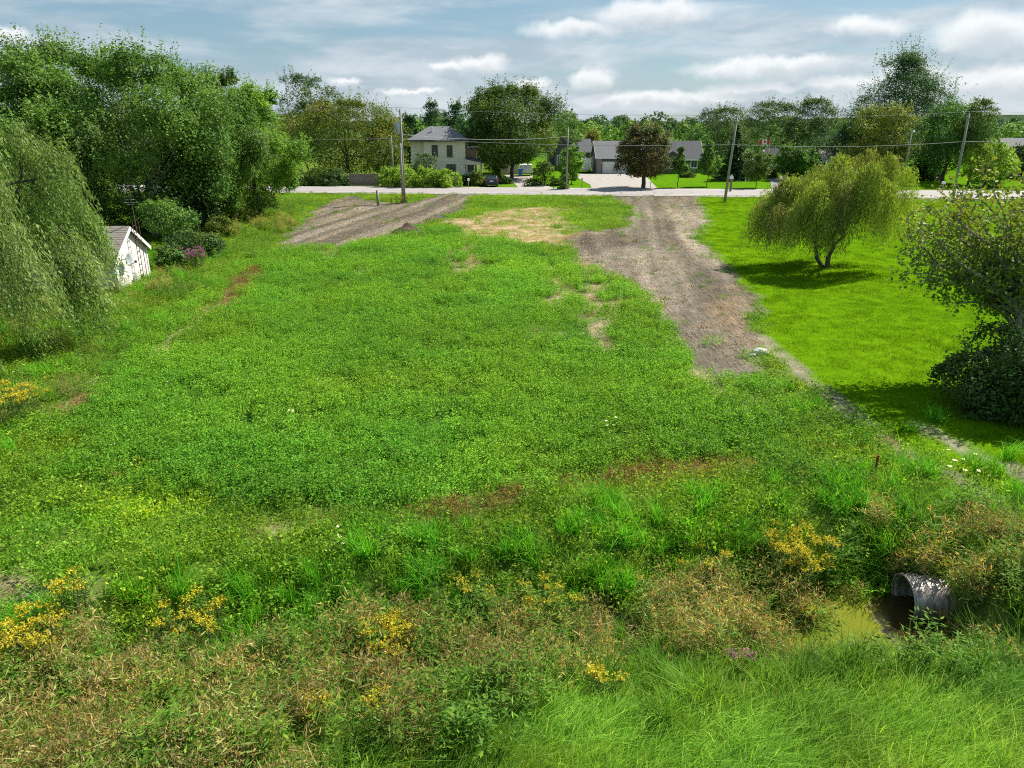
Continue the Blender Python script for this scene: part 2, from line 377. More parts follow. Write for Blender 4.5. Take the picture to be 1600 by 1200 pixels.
def masks(x, y):
    M = {}
    M['crop'] = zone(CROP, x, y, 1.5, 4.2, 0.6, 3)
    M['dirt'] = np.maximum(zone(DIRT_R, x, y, 0.35, 1.7, 0.9, 4), zone(DIRT_L, x, y, 0.5, 2.6, 0.6, 5))
    gpz = zone(GREENPATCH, x, y, 0.8, 3.0, 0.5, 6)
    M['dirt'] = M['dirt'] * (1 - gpz)
    M['straw'] = zone(STRAW, x, y, 1.2, 4.0, 0.5, 7)
    M['lawn'] = zone(LAWN, x, y, 0.3, 0.8, 0.8, 8)
    M['rut'] = rut_mask(x, y)
    M['red'] = np.maximum(np.maximum(zone(RED_A, x, y, 0.35, 1.2, 1.1, 9), zone(RED_B, x, y, 0.8, 2.0, 0.6, 10)), np.maximum(zone(RED_C, x, y, 0.35, 1.2, 1.0, 11), zone(RED_D, x, y, 0.35, 1.2, 1.0, 13)))
    M['yel'] = zone(YELLOWP, x, y, 0.5, 1.0, 0.9, 12)
    s = np.zeros(np.shape(x))
    for k, p in enumerate(SANDY): s = np.maximum(s, zone(p, x, y, 0.4, 1.2, 1.0, 20 + k))
    for k, p in enumerate(STREAKS): s = np.maximum(s, 0.9 * sstep(0.85, 0.2, sdist(p, x, y, False) + (fbm(x * 0.8, y * 0.8, 140 + k) - 0.38) * 1.6))
    M['sand'] = s
    return M
M = masks(fx, fy)
big = fbm(fx * 0.12, fy * 0.12, 41)[:, None]; mid = fbm(fx * 0.7, fy * 0.7, 42)[:, None]; sm = fbm(fx * 2.2, fy * 2.2, 43)[:, None]
def C(*c): return np.array(c)[None, :]
base = C(0.07, 0.125, 0.016) * (1 - mid) + C(0.12, 0.17, 0.03) * mid
base = base * (0.75 + 0.5 * sm)
def lay(b, m, c): m = m[:, None]; return b * (1 - m) + c * m
base = lay(base, M['crop'], C(0.03, 0.075, 0.012) * (0.8 + 0.5 * mid))
lawn_c = C(0.075, 0.172, 0.003) * (1 - big) + C(0.108, 0.21, 0.004) * big
lawn_c = lawn_c * (0.88 + 0.24 * sm)
base = lay(base, M['lawn'], lawn_c)
beyond = sstep(108, 112, fy)
base = lay(base, beyond * sstep(0, 20, fx + 12), C(0.082, 0.19, 0.006) * (0.8 + 0.4 * mid))
base = lay(base, sstep(180, 260, fy), C(0.07, 0.13, 0.03) * (0.6 + 0.8 * fbm(fx * 0.01, fy * 0.01, 77)[:, None]))
straw_c = C(0.40, 0.30, 0.19) * (0.75 + 0.5 * sm)
base = lay(base, M['straw'] * (0.45 + 0.55 * sstep(0.35, 0.6, fbm(fx * 0.9, fy * 0.9, 44))), straw_c)
along = fbm((fx - 0.142 * fy) * 1.1, fy * 0.05, 45)[:, None]
along = np.clip((along - 0.5) * 2.1 + 0.55, 0, 1); fine_ = (0.6 * fbm((fx - 0.142 * fy) * 2.9, fy * 0.16, 49) + 0.4 * fbm(fx * 1.6, fy * 0.9, 50))[:, None]
dirt_c = C(0.125, 0.108, 0.084) * (1 - along) + C(0.285, 0.240, 0.182) * along
dirt_c = dirt_c * (0.55 + 0.9 * fine_) * (0.75 + 0.5 * big)
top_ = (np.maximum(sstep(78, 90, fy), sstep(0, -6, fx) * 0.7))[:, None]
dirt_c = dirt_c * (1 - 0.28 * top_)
orange = zone(W([(1100, 480), (1150, 450), (1178, 500), (1180, 540), (1130, 520)]), fx, fy, 1.0, 2.5, 0.6, 46)
dirt_c = dirt_c * (1 - orange[:, None] * 0.55) + C(0.30, 0.21, 0.125) * orange[:, None] * 0.55
dark = np.maximum(zone(W([(885, 375), (960, 362), (985, 380), (930, 398)]), fx, fy, 1.0, 2.5, 0.6, 47), zone(W([(1000, 345), (1080, 345), (1085, 362), (1000, 362)]), fx, fy, 1.0, 3, 0.6, 48) * 0.5)
dirt_c = dirt_c * (1 - 0.45 * dark[:, None])
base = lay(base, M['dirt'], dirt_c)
base = lay(base, M['sand'] * 0.85, C(0.36, 0.29, 0.19) * (0.7 + 0.5 * sm))
base = lay(base, M['rut'] * 0.95, C(0.24, 0.205, 0.15) * (0.6 + 0.7 * sm))
base = lay(base, M['red'] * 0.8, C(0.14, 0.085, 0.045) * (0.7 + 0.6 * sm))
ds, da = ditch_sa(fx, fy)
mud = sstep(2.2, 0.8, np.abs(ds)) * sstep(1.0, 0.2, da) * sstep(30, 20, fy)
base = lay(base, mud, C(0.045, 0.038, 0.022))
def ground_mat(nm, soil):
    m_, t, out = new_mat(nm)
    a = t.nodes.new('ShaderNodeAttribute'); a.attribute_name = 'col'
    b = t.nodes.new('ShaderNodeBsdfPrincipled'); b.inputs['Roughness'].default_value = 0.95; b.inputs['Specular IOR Level'].default_value = 0.0
    g = t.nodes.new('ShaderNodeNewGeometry')
    n1 = noise_n(t, g.outputs['Position'], 9.0, 6, 0.7); n2 = noise_n(t, g.outputs['Position'], 1.7, 5, 0.65, 0.2)
    n3 = noise_n(t, g.outputs['Position'], 2.2, 6, 0.7, 0.25, 3.6, 0.5, (0, 0, 0), 0.42)
    f = math_n(t, 'ADD', math_n(t, 'MULTIPLY', smooth(t, n1, 0.25, 0.75), 0.6), math_n(t, 'MULTIPLY', smooth(t, n2, 0.3, 0.7), 0.35))
    f = math_n(t, 'ADD', f, math_n(t, 'MULTIPLY', smooth(t, n3, 0.3, 0.7), 0.65 if soil else 0.06))
    f = math_n(t, 'ADD', f, 0.28 if soil else 0.42)
    sc_n = t.nodes.new('ShaderNodeVectorMath'); sc_n.operation = 'SCALE'
    t.links.new(a.outputs['Color'], sc_n.inputs[0]); t.links.new(f, sc_n.inputs['Scale'])
    t.links.new(sc_n.outputs[0], b.inputs['Base Color'])
    bp = t.nodes.new('ShaderNodeBump'); bp.inputs['Strength'].default_value = 1.6 if soil else 0.3; bp.inputs['Distance'].default_value = 0.06
    t.links.new(math_n(t, 'ADD', n1, math_n(t, 'MULTIPLY', n3, 1.6)) if soil else n1, bp.inputs['Height']); t.links.new(bp.outputs[0], b.inputs['Normal'])
    t.links.new(b.outputs[0], out.inputs[0])
    return m_
ground_m = ground_mat('ground_cover', False); soil_m = ground_mat('bare_soil', True)
nx, ny = len(gx), len(gy)
idx = np.arange(nx * ny).reshape(ny, nx)
quads = np.stack([idx[:-1, :-1], idx[:-1, 1:], idx[1:, 1:], idx[1:, :-1]], -1).reshape(-1, 4)
VG = np.stack([fx, fy, fz], 1)
def facemask(m): return m[quads].mean(1)
kind = np.zeros(len(quads), int)
kind[facemask(M['crop']) > 0.5] = 1
kind[facemask(M['lawn']) > 0.5] = 2
cy = fy[quads].mean(1); cx = fx[quads].mean(1)
kind[(facemask(M['dirt']) > 0.5)] = 3
for k, nm in enumerate(('ground', 'field', 'lawn', 'bare_soil')):
    q = quads[kind == k]; used, inv = np.unique(q, return_inverse=True)
    o = mk(nm, mesh_np(nm, VG[used], inv.reshape(-1, 4), (soil_m if k == 3 else ground_m,), base[used], True)); struct(o)

# ------------------------------------------------------------------ road, shoulders, driveways
def strip(name, near, far, z, m, n=60):
    """a sheet between two polylines of world points"""
    V = []; Fq = []
    for i in range(n + 1):
        t_ = i / n
        for pl in (near, far):
            k = t_ * (len(pl) - 1); j = min(int(k), len(pl) - 2); u_ = k - j
            V.append((pl[j][0] * (1 - u_) + pl[j + 1][0] * u_, pl[j][1] * (1 - u_) + pl[j + 1][1] * u_, z))
    for i in range(n): Fq.append((2 * i, 2 * i + 2, 2 * i + 3, 2 * i + 1))
    return struct(mk(name, mesh_np(name, np.array(V), np.array(Fq), (m,))))
def line(u0, v0, u1, v1, x0=-260, x1=330):
    (ax, ay), (bx, by) = gp(u0, v0), gp(u1, v1); k = (by - ay) / (bx - ax)
    return [(x0, ay + k * (x0 - ax)), (x1, ay + k * (x1 - ax))]
RN = line(430, 300.2, 1500, 309.5); RF = line(430, 292, 1500, 299.5)
def off(l, d): return [(p[0], p[1] + d) for p in l]
strip('road_shoulder', off(RN, -1.6), off(RF, 1.4), 0.06, GRAVEL)
strip('road', RN, RF, 0.085, ASPHALT)
def roadY(x, l): return l[0][1] + (l[1][1] - l[0][1]) * (x - l[0][0]) / (l[1][0] - l[0][0])
for nm, l, dd in (('road_edge_line', RN, 0.5), ('road_edge_line', RF, -0.6)):
    strip(nm, off(l, dd), off(l, dd + 0.16), 0.0895, WHITE_PAINT)
def sheet_poly(name, px, z, m):
    pts = W(px); mb = MB(); mb.add([(p[0], p[1], z) for p in pts], [tuple(range(len(pts)))])
    return struct(mb.obj(name, m))
sheet_poly('driveway', [(925, 296.5), (1030, 297.5), (1018, 285), (1005, 271.5), (890, 271.5), (905, 280), (922, 289)], 0.05, GRAVEL)
sheet_poly('driveway', [(812, 295.6), (868, 296), (850, 288), (828, 281), (835, 274), (775, 273.5), (770, 277), (800, 284)], 0.05, GRAVEL)
sheet_poly('driveway', [(1206, 298.5), (1258, 299), (1240, 284), (1226, 276), (1196, 276), (1204, 286)], 0.05, DARK_ASPHALT)

# ------------------------------------------------------------------ leaves, tubes and trees
def unit(a): return a / np.maximum(np.linalg.norm(a, axis=1, keepdims=True), 1e-9)
def rdir(n, r): return unit(r.normal(size=(n, 3)))
def leaf_quads(c, d, nrm, L, Wd, fold=0.12):
    """diamond leaves: centre c, long axis d, normal nrm"""
    s = unit(np.cross(d, nrm)); nn = unit(np.cross(s, d))
    L = np.asarray(L)[:, None]; Wd = np.asarray(Wd)[:, None]
    V = np.stack([c - d * L * 0.5, c + s * Wd * 0.5 - nn * Wd * fold, c + d * L * 0.5, c - s * Wd * 0.5 - nn * Wd * fold], 1)
    n = len(c)
    return V.reshape(-1, 3), np.arange(4 * n).reshape(n, 4)
def palette(pal, n, r, jit=0.18):
    pal = np.array(pal); k = r.integers(0, len(pal), n); k2 = r.integers(0, len(pal), n); w = r.random(n)[:, None]
    c = pal[k] * w + pal[k2] * (1 - w)
    return np.clip(c * (1 + r.normal(size=(n, 1)) * jit), 0.004, 0.9)
def wood(mb, p0, p1, r0, r1, r, wob=0.06, seg=5, n=6, sag=0.0):
    p0, p1 = np.array(p0, float), np.array(p1, float); L = np.linalg.norm(p1 - p0)
    pts = []
    for i in range(seg + 1):
        t_ = i / seg; p = p0 * (1 - t_) + p1 * t_
        if 0 < i < seg: p = p + r.normal(size=3) * wob * L * np.array((1, 1, 0.4))
        p[2] += sag * L * math.sin(math.pi * t_)
        pts.append(p)
    mb.tube(pts, [r0 * (1 - i / seg) + r1 * i / seg for i in range(seg + 1)], n)
    return pts
PROF = {'round': lambda t: np.sqrt(np.clip(1 - (2 * t - 0.92) ** 2 / 1.08, 0.02, 1)),
        'oval': lambda t: np.clip(np.sin(np.pi * np.clip(t * 0.9 + 0.07, 0, 1)) ** 0.7, 0.05, 1),
        'cone': lambda t: np.clip(1.05 - t, 0.08, 1) ** 0.8 * np.clip(t * 6 + 0.4, 0, 1),
        'vase': lambda t: np.clip(0.45 + 0.65 * t, 0, 1) * np.sqrt(np.clip(1 - ((t - 0.6) / 0.44).clip(0, None) ** 2, 0.03, 1)),
        'bush': lambda t: np.sqrt(np.clip(1 - (t * 0.98) ** 2.2, 0.03, 1))}
def broadleaf(seed, h, rx, base_h, lobes=34, leaves=9000, leaf=0.26, pal=((0.05, 0.11, 0.018),), prof='round', trunk_r=0.22, stems=1, shoots=0.10,
              lobe_r=0.27, flat=0.8, lean=0.0, shell=0.55, limbs=14, aspect=0.62, ry=None, core=0.3):
    r = np.random.default_rng(seed); ry = ry or rx; ch = h - base_h
    t_ = r.random(lobes * 3); keep = r.random(lobes * 3) < PROF[prof](t_) ** 1.3 + 0.12
    t_ = t_[keep][:lobes]; n = len(t_)
    t_[: max(2, n // 9)] = 0.86 + 0.08 * r.random(max(2, n // 9))
    p = PROF[prof](t_); ang = r.random(n) * 6.283; rad = p * (0.25 + 0.70 * np.sqrt(r.random(n)))
    LR = rx * lobe_r * (0.45 + 1.0 * r.random(n) ** 1.3) * (0.55 + 0.45 * p)
    LCn = np.stack([np.cos(ang) * rad * rx + lean * t_ * rx, np.sin(ang) * rad * ry, base_h + t_ * (ch - 0.35 * LR)], 1)
    LR = np.minimum(LR, np.maximum(h - LCn[:, 2], 0.25 * rx * lobe_r + 0.1))
    w = LR ** 2; w /= w.sum()
    li = r.choice(n, leaves, p=w)
    dirn = rdir(leaves, r)
    outw = LCn[li] - np.array((0, 0, base_h + ch * 0.42)); outw = unit(outw)
    dirn = unit(dirn + outw * 0.5 + np.array((0, 0, 0.55)))
    k = np.clip(shell + (1.12 - shell) * r.random(leaves) ** 0.6 + r.normal(size=leaves) * 0.09, 0.05, 1.5)
    lump = 0.75 + 0.5 * vnoise(dirn[:, 0] * 2.3 + li * 3.1, dirn[:, 1] * 2.3 + dirn[:, 2] * 2.1, seed)
    c = LCn[li] + dirn * (LR[li] * k * lump)[:, None] * np.array((1, 1, flat))
    tint = palette(pal, n, r, 0.10)[li]
    nc = int(leaves * core); tc_ = r.random(nc); pc_ = PROF[prof](tc_); ac_ = r.random(nc) * 6.283; qc_ = pc_ * np.sqrt(r.random(nc)) * (0.70 + 0.25 * vnoise(ac_ * 1.6, tc_ * 5, seed + 3))
    cc_ = np.stack([np.cos(ac_) * qc_ * rx + lean * tc_ * rx, np.sin(ac_) * qc_ * ry, base_h + tc_ * ch * 0.95], 1)
    c[:nc] = cc_; dirn[:nc] = unit(np.stack([np.cos(ac_), np.sin(ac_), 0.4 + 0 * ac_], 1) + rdir(nc, r) * 0.5)
    # upright shoots that break the outline
    ns = int(leaves * shoots / 14)
    if ns:
        src = r.integers(0, leaves, ns); sd = unit(outw[src] * 0.5 + rdir(ns, r) * 0.35 + np.array((0, 0, 0.9)))
        tt = r.random((ns, 14)); Ls = (0.10 + 0.20 * r.random(ns)) * rx
        cs = c[src][:, None, :] + sd[:, None, :] * (tt * Ls[:, None])[:, :, None] + r.normal(size=(ns, 14, 3)) * leaf * 0.35
        c = np.concatenate([c, cs.reshape(-1, 3)]); dirn = np.concatenate([dirn, np.repeat(sd, 14, 0)]); tint = np.concatenate([tint, np.repeat(tint[src], 14, 0)])
    m = len(c)
    c[:, 2] = np.maximum(c[:, 2], 0.08)
    nrm = unit(dirn * 0.45 + np.array((0, 0, 0.55)) + rdir(m, r) * 0.75)
    la = unit(np.cross(nrm, rdir(m, r)))
    L = leaf * (0.65 + 0.7 * r.random(m))
    V, Fq = leaf_quads(c, la, nrm, L, L * aspect)
    colr = np.clip(tint * (1 + r.normal(size=(m, 1)) * 0.2), 0.004, 0.9)
    crown = mesh_np('crown', V, Fq, (LEAF,), np.repeat(colr, 4, 0))
    mb = MB(); ends = []
    for s_ in range(stems):
        a_ = s_ * 6.283 / max(stems, 1) + r.random(); sp_ = 0.0 if stems == 1 else rx * 0.25
        b0 = np.array((math.cos(a_), math.sin(a_), 0)) * (0 if stems == 1 else trunk_r * 0.9)
        top = np.array((math.cos(a_) * sp_ + lean * rx * 0.4, math.sin(a_) * sp_, base_h + ch * 0.55))
        ends.append(wood(mb, b0 + np.array((0, 0, -0.15)), top, trunk_r * (1 if stems == 1 else 0.7), trunk_r * 0.3, r, 0.02 if stems == 1 else 0.04, 6, 8))
    pick = r.permutation(n)[:limbs]
    for j in pick:
        st = ends[r.integers(0, stems)]; q = st[r.integers(2, 5)]
        wood(mb, q, LCn[j], trunk_r * 0.30, trunk_r * 0.06, r, 0.05, 4, 5, 0.05)
    return mb.mesh('trunk', BARK), crown
def conifer(seed, h, rx, base_h=0.3, pal=((0.022, 0.055, 0.022),), leaf=0.34, per=26, levels=22, trunk_r=0.18, droop=0.28, gaps=0.12):
    r = np.random.default_rng(seed); cs, ds, cl = [], [], []; mb = MB()
    wood(mb, (0, 0, -0.15), (0, 0, h * 0.97), trunk_r, 0.02, r, 0.004, 6, 7)
    for i in range(levels):
        t_ = i / (levels - 1); z = base_h + (h * 0.985 - base_h) * t_; R_ = rx * (1 - t_) ** 0.85 * (0.8 + 0.35 * r.random()) + 0.12
        nb = max(4, int(11 * (1 - t_) + 4))
        for j in range(nb):
            if r.random() < gaps: continue
            a_ = j * 6.283 / nb + r.random() * 0.7; L = R_ * (0.7 + 0.4 * r.random()); dv = np.array((math.cos(a_), math.sin(a_), 0))
            k = max(5, int(per * (L / rx) + 4)); u_ = r.random(k) ** 0.7
            side = np.array((-dv[1], dv[0], 0))
            p = dv * (u_ * L)[:, None] + side * (r.normal(size=k) * L * 0.14 * (1.1 - u_))[:, None]
            p[:, 2] = z - droop * L * u_ + 0.12 * L * u_ ** 3 + r.normal(size=k) * 0.06
            cs.append(p); ds.append(np.tile(dv + np.array((0, 0, -0.3)), (k, 1)) + r.normal(size=(k, 3)) * 0.4); cl.append(palette(pal, 1, r, 0.12).repeat(k, 0))
            if j % 3 == 0: mb.tube([(0, 0, z), tuple(dv * L * 0.8 + np.array((0, 0, z - droop * L * 0.8)))], [trunk_r * 0.2 * (1 - t_) + 0.01, 0.008], 4)
    c = np.concatenate(cs); d_ = unit(np.concatenate(ds)); m = len(c); tint = np.concatenate(cl)
    c[:, 2] = np.maximum(c[:, 2], 0.1)
    nrm = unit(rdir(m, r) * 0.7 + np.array((0, 0, 0.8))); L = leaf * (0.7 + 0.7 * r.random(m))
    V, Fq = leaf_quads(c, d_, nrm, L, L * 0.45)
    return mb.mesh('trunk', BARK), mesh_np('crown', V, Fq, (LEAF,), np.repeat(np.clip(tint * (1 + r.normal(size=(m, 1)) * 0.2), 0.004, 0.9), 4, 0))
def willow(seed, h, rx, ry, base_h, strands, pal, leaf=(0.13, 0.022), step=0.055, Lr=(1.0, 3.0), wind=(0.25, 0.1), trunk_r=0.25, stems=3, t0=0.45, lumps=14, drop=0.9, hem=0.6, pile=0.35, ls=0.30, skew=0.0):
    """weeping crown: hanging strands of narrow leaves on arching limbs"""
    r = np.random.default_rng(seed); mb = MB()
    lumpA = r.random(lumps) * 6.283; lumpT = r.random(lumps); lumpR = 0.72 + 0.36 * r.random(lumps)
    tips = []
    ends = []
    for s_ in range(stems):
        a_ = s_ * 6.283 / stems + r.random() * 0.8
        p1 = np.array((math.cos(a_) * rx * 0.32, math.sin(a_) * ry * 0.32, h * 0.55))
        ends.append(wood(mb, (math.cos(a_) * trunk_r * 0.6, math.sin(a_) * trunk_r * 0.6, -0.15), p1, trunk_r * 0.75, trunk_r * 0.34, r, 0.05, 6, 8))
    lobesC = []
    for j in range(lumps):
        rr = math.sqrt(max(0.05, 1 - (lumpT[j] * 0.9) ** 2)) * r.uniform(0.52, 0.92)
        c = np.array((math.cos(lumpA[j]) * rx * rr, math.sin(lumpA[j]) * ry * rr, h * (t0 + (0.86 - t0) * lumpT[j])))
        c[2] *= 1 - skew + skew * math.tanh(c[0] / 2.2); lobesC.append(c); q = ends[r.integers(0, stems)][r.integers(3, 7)]
        wood(mb, q, c, trunk_r * 0.3, trunk_r * 0.07, r, 0.05, 5, 5, 0.12)
    lobesC = np.array(lobesC)
    lobe_s = ls * (0.75 + 0.5 * r.random(lumps))
    li = r.integers(0, lumps, strands)
    dv = unit(rdir(strands, r) + np.array((0, 0, 0.55)))
    P0 = lobesC[li] + dv * np.stack([rx * lobe_s[li], ry * lobe_s[li], h * 0.15 * np.ones(strands)], 1) * (0.35 + 0.65 * r.random((strands, 1)) ** 0.5)
    ow = P0 * np.array((1 / rx, 1 / ry, 0)); 
    Ls = Lr[0] + (Lr[1] - Lr[0]) * r.random(strands) ** 1.3
    Ls = np.minimum(Ls, np.maximum(P0[:, 2] - hem * (0.5 + r.random(strands)), 0.35) * 1.05)
    nper = np.maximum(4, (Ls / step)).astype(int); mx_ = nper.max()
    T = (np.arange(mx_)[None, :] + r.random((strands, 1))) / nper[:, None]; ok = T < 1.0
    arch = 0.22 + 0.22 * r.random(strands)
    hx = (ow[:, 0] * 0.9 + rdir(strands, r)[:, 0] * 0.35); hy = (ow[:, 1] * 0.9 + rdir(strands, r)[:, 1] * 0.35)
    S = T * Ls[:, None]; out_ = arch[:, None] * Ls[:, None] * (1 - np.exp(-3.2 * T)) * 0.62
    wv_ = T ** 1.6 * Ls[:, None]
    ph = r.random(strands)[:, None] * 6.283
    X = P0[:, 0:1] + hx[:, None] * out_ + wind[0] * wv_ + 0.03 * np.sin(S * 4 + ph)
    Y = P0[:, 1:2] + hy[:, None] * out_ + wind[1] * wv_ + 0.03 * np.cos(S * 4.4 + ph)
    Z = P0[:, 2:3] + pile * arch[:, None] * Ls[:, None] * np.sin(np.clip(T * 4, 0, math.pi)) * 0.6 - drop * S * np.clip(T * 2.2, 0.25, 1)
    dX = np.gradient(X, axis=1); dY = np.gradient(Y, axis=1); dZ = np.gradient(Z, axis=1)
    tint = palette(pal, lumps, r, 0.10)[li] * (1 + 0.14 * r.normal(size=(strands, 1)))
    c = np.stack([X[ok], Y[ok], Z[ok]], 1); d_ = unit(np.stack([dX[ok], dY[ok], dZ[ok]], 1)); m = len(c)
    tt = np.repeat(tint[:, None, :], mx_, 1)[ok]
    c[:, 2] = np.maximum(c[:, 2], 0.12)
    d_ = unit(d_ + rdir(m, r) * 0.55); nrm = rdir(m, r) + np.array((0, 0, 0.3))
    c = c + rdir(m, r) * leaf[0] * 0.35
    L = leaf[0] * (0.7 + 0.6 * r.random(m))
    V, Fq = leaf_quads(c, d_, unit(nrm), L, leaf[1] * (0.7 + 0.6 * r.random(m)))
    colr = np.clip(tt * (1 + r.normal(size=(m, 1)) * 0.16), 0.004, 0.9)
    return mb.mesh('trunk', BARK), mesh_np('crown', V, Fq, (LEAF,), np.repeat(colr, 4, 0))
def put_tree(name, label, x, y, meshes, cat='tree', group=None, rz=0.0, z=None):
    z = float(gz(np.array([x]), np.array([y]))[0]) if z is None else z
    e = thing(name, label, cat, (x, y, z), rz, group)
    mk('trunk', meshes[0], e); mk('crown', meshes[1], e); return e
def spot(u, Y, vtop, wpx):
    """centre, height and radius of a tree that spans wpx photo pixels and tops out at vtop, standing at distance Y"""
    x, _, z = at(u, (vtop + 280) / 2, Y)
    return x, Y, at(u, vtop, Y)[2], wpx / 2 * mpp(Y, 5)

G_ASH = ((0.058, 0.115, 0.024), (0.080, 0.145, 0.030), (0.042, 0.09, 0.02), (0.10, 0.16, 0.05))
G_BRIGHT = ((0.085, 0.165, 0.022), (0.11, 0.19, 0.026), (0.065, 0.135, 0.02))
G_MAPLE = ((0.045, 0.078, 0.016), (0.068, 0.102, 0.02), (0.03, 0.06, 0.013))
G_OLIVE = ((0.07, 0.10, 0.016), (0.06, 0.085, 0.016), (0.042, 0.07, 0.014), (0.10, 0.10, 0.02))
G_DARK = ((0.036, 0.068, 0.021), (0.052, 0.086, 0.025), (0.027, 0.054, 0.018))
G_RED = ((0.056, 0.054, 0.026), (0.072, 0.064, 0.028), (0.042, 0.052, 0.022), (0.09, 0.075, 0.03), (0.05, 0.07, 0.022))
G_PINE = ((0.03, 0.075, 0.028), (0.045, 0.095, 0.035), (0.022, 0.055, 0.024))
G_SPRUCE = ((0.022, 0.048, 0.018), (0.035, 0.065, 0.022))
G_WILLOW = ((0.098, 0.155, 0.045), (0.145, 0.195, 0.075), (0.07, 0.12, 0.03))
G_WILLOW2 = ((0.14, 0.19, 0.03), (0.11, 0.14, 0.03), (0.18, 0.225, 0.04), (0.095, 0.105, 0.034))
G_LIME = ((0.12, 0.20, 0.022), (0.15, 0.22, 0.03))

# ---- trees on the left
LEFT_GROUP = 'tall trees behind the shed'
for (u, Y, vt, w, bh, nl, lv, pal, lab, st) in [
    (28, 57, 84, 250, 0.6, 70, 34000, G_ASH, 'tall green tree at the left edge rising behind the weeping willow', 1),
    (118, 64, 66, 250, 0.9, 70, 34000, G_ASH, 'tall green tree, the second from the left in the grove behind the shed', 1),
    (212, 60, 70, 250, 1.4, 75, 38000, G_ASH, 'tallest spreading green tree directly behind the white shed, with several pale stems', 4),
    (300, 66, 100, 190, 0.8, 60, 28000, G_ASH, 'tall green tree just right of the multi-stemmed tree behind the shed', 1),
    (352, 84, 106, 130, 0.8, 50, 18000, G_DARK, 'darker tree peeking out at the back of the grove left of the road', 1),
    (60, 88, 100, 200, 0.5, 46, 12000, G_DARK, 'dark tree in the second row at the far left of the grove', 1),
    (165, 90, 96, 200, 0.5, 46, 12000, G_DARK, 'dark tree in the second row behind the tallest green tree', 1),
    (265, 92, 112, 180, 0.5, 46, 12000, G_DARK, 'dark tree in the second row at the middle right of the grove', 1),
    (392, 74, 132, 150, 0.8, 64, 30000, G_BRIGHT, 'bright yellow-green tree at the right end of the grove, next to the road', 1)]:
    x, y, h, rx = spot(u, Y, vt, w)
    m = broadleaf(int(u), h, rx, bh, nl, int(lv * 1.5), 0.185, pal, 'oval', 0.2 if st > 1 else 0.24, st, 0.40, 0.24, 0.7, 0.0, 0.45, 18, core=0.14)
    if st > 1: m[0].materials[0] = BARK_PALE
    put_tree('ash_tree', lab, x, y, m, 'tree', LEFT_GROUP)
for (u, v, vt, w, lab) in [(322, 368, 238, 74, 'dark spruce between the grove and the weedy strip'), (292, 352, 262, 60, 'small dark spruce deeper in the grove behind the shed')]:
    x, y = gp(u, v); _, _, h, rx = spot(u, y, vt, w)
    put_tree('spruce_tree', lab, x, y, conifer(u, h, rx, 0.4, G_SPRUCE, 0.3, 30, 24))
x, y = gp(262, 392); put_tree('small_tree', 'small leafy tree with a thin dark trunk standing right of the shed', x, y, broadleaf(91, 3.6, 2.0, 1.3, 18, 4200, 0.17, G_ASH, 'round', 0.08, 1, 0.1, 0.34))
x, y = gp(300, 400); put_tree('low_conifer_shrub', 'low dark spreading shrub in front of the spruces right of the shed', x, y, broadleaf(92, 1.7, 1.9, 0.2, 18, 5200, 0.15, G_DARK, 'bush', 0.06, 2, 0.1, 0.34), 'shrub')
for k, (u, v, w, h, pal, lab) in enumerate([(362, 350, 62, 2.6, G_OLIVE, 'olive roadside shrub at the foot of the grove'), (398, 332, 52, 2.4, G_DARK, 'dark shrub below the bright tree at the grove end'),
        (342, 372, 56, 1.7, G_OLIVE, 'low yellowish shrub beside the weedy strip in front of the spruce'), (420, 322, 40, 1.6, G_BRIGHT, 'small bright shrub where the weedy strip meets the road verge'), (90, 392, 90, 2.4, G_DARK, 'dark undergrowth shrub behind the willow at the left'), (165, 372, 90, 2.6, G_ASH, 'undergrowth shrub in the shade left behind the shed roof'),
        (235, 362, 80, 2.4, G_DARK, 'dark undergrowth shrub under the multi-stemmed tree'), (285, 376, 60, 2.0, G_ASH, 'leafy undergrowth shrub between the small tree and the spruce'), (268, 420, 50, 1.3, G_ASH, 'knee-high green shrub beside the purple flowers near the shed')]):
    x, y = gp(u, v); put_tree('shrub', lab, x, y, broadleaf(120 + k, h, w / 2 * mpp(y), 0.1, 16, 3600, 0.16, pal, 'bush', 0.05, 3, 0.2, 0.36), 'shrub', 'shrubs along the left boundary')
# big weeping willow at the left edge
wx, wy = -20.6, 27.3
put_tree('weeping_willow', 'large pale green weeping willow filling the left edge', wx, wy,
         willow(5, 9.9, 5.3, 5.0, 1.0, 8400, G_WILLOW, (0.18, 0.038), 0.09, (0.6, 2.2), (0.26, -0.10), 0.42, 4, 0.14, 48, 0.9, 0.1, 0.9, 0.15), rz=0.2)
x, y = gp(-60, 560); put_tree('silver_willow_shrub', 'greyer willow sapling leaning in at the left edge below the big willow', x, y,
         willow(8, 4.4, 2.4, 2.2, 0.5, 900, ((0.15, 0.19, 0.08), (0.12, 0.16, 0.06)), (0.15, 0.028), 0.07, (0.6, 1.5), (0.2, -0.1), 0.12, 3, 0.35, 14, 0.6, 0.25), 'shrub')
# ---- weeping willow on the lawn
x, y = gp(1283, 417)
put_tree('weeping_willow', 'olive green wind-blown weeping willow standing alone on the lawn', x + 0.3, y,
         willow(21, 7.5, 4.8, 4.3, 1.4, 6000, G_WILLOW2, (0.20, 0.036), 0.10, (0.7, 2.9), (-0.14, -0.10), 0.19, 3, 0.46, 46, 0.88, 1.35, 0.9, 0.17, skew=0.13))
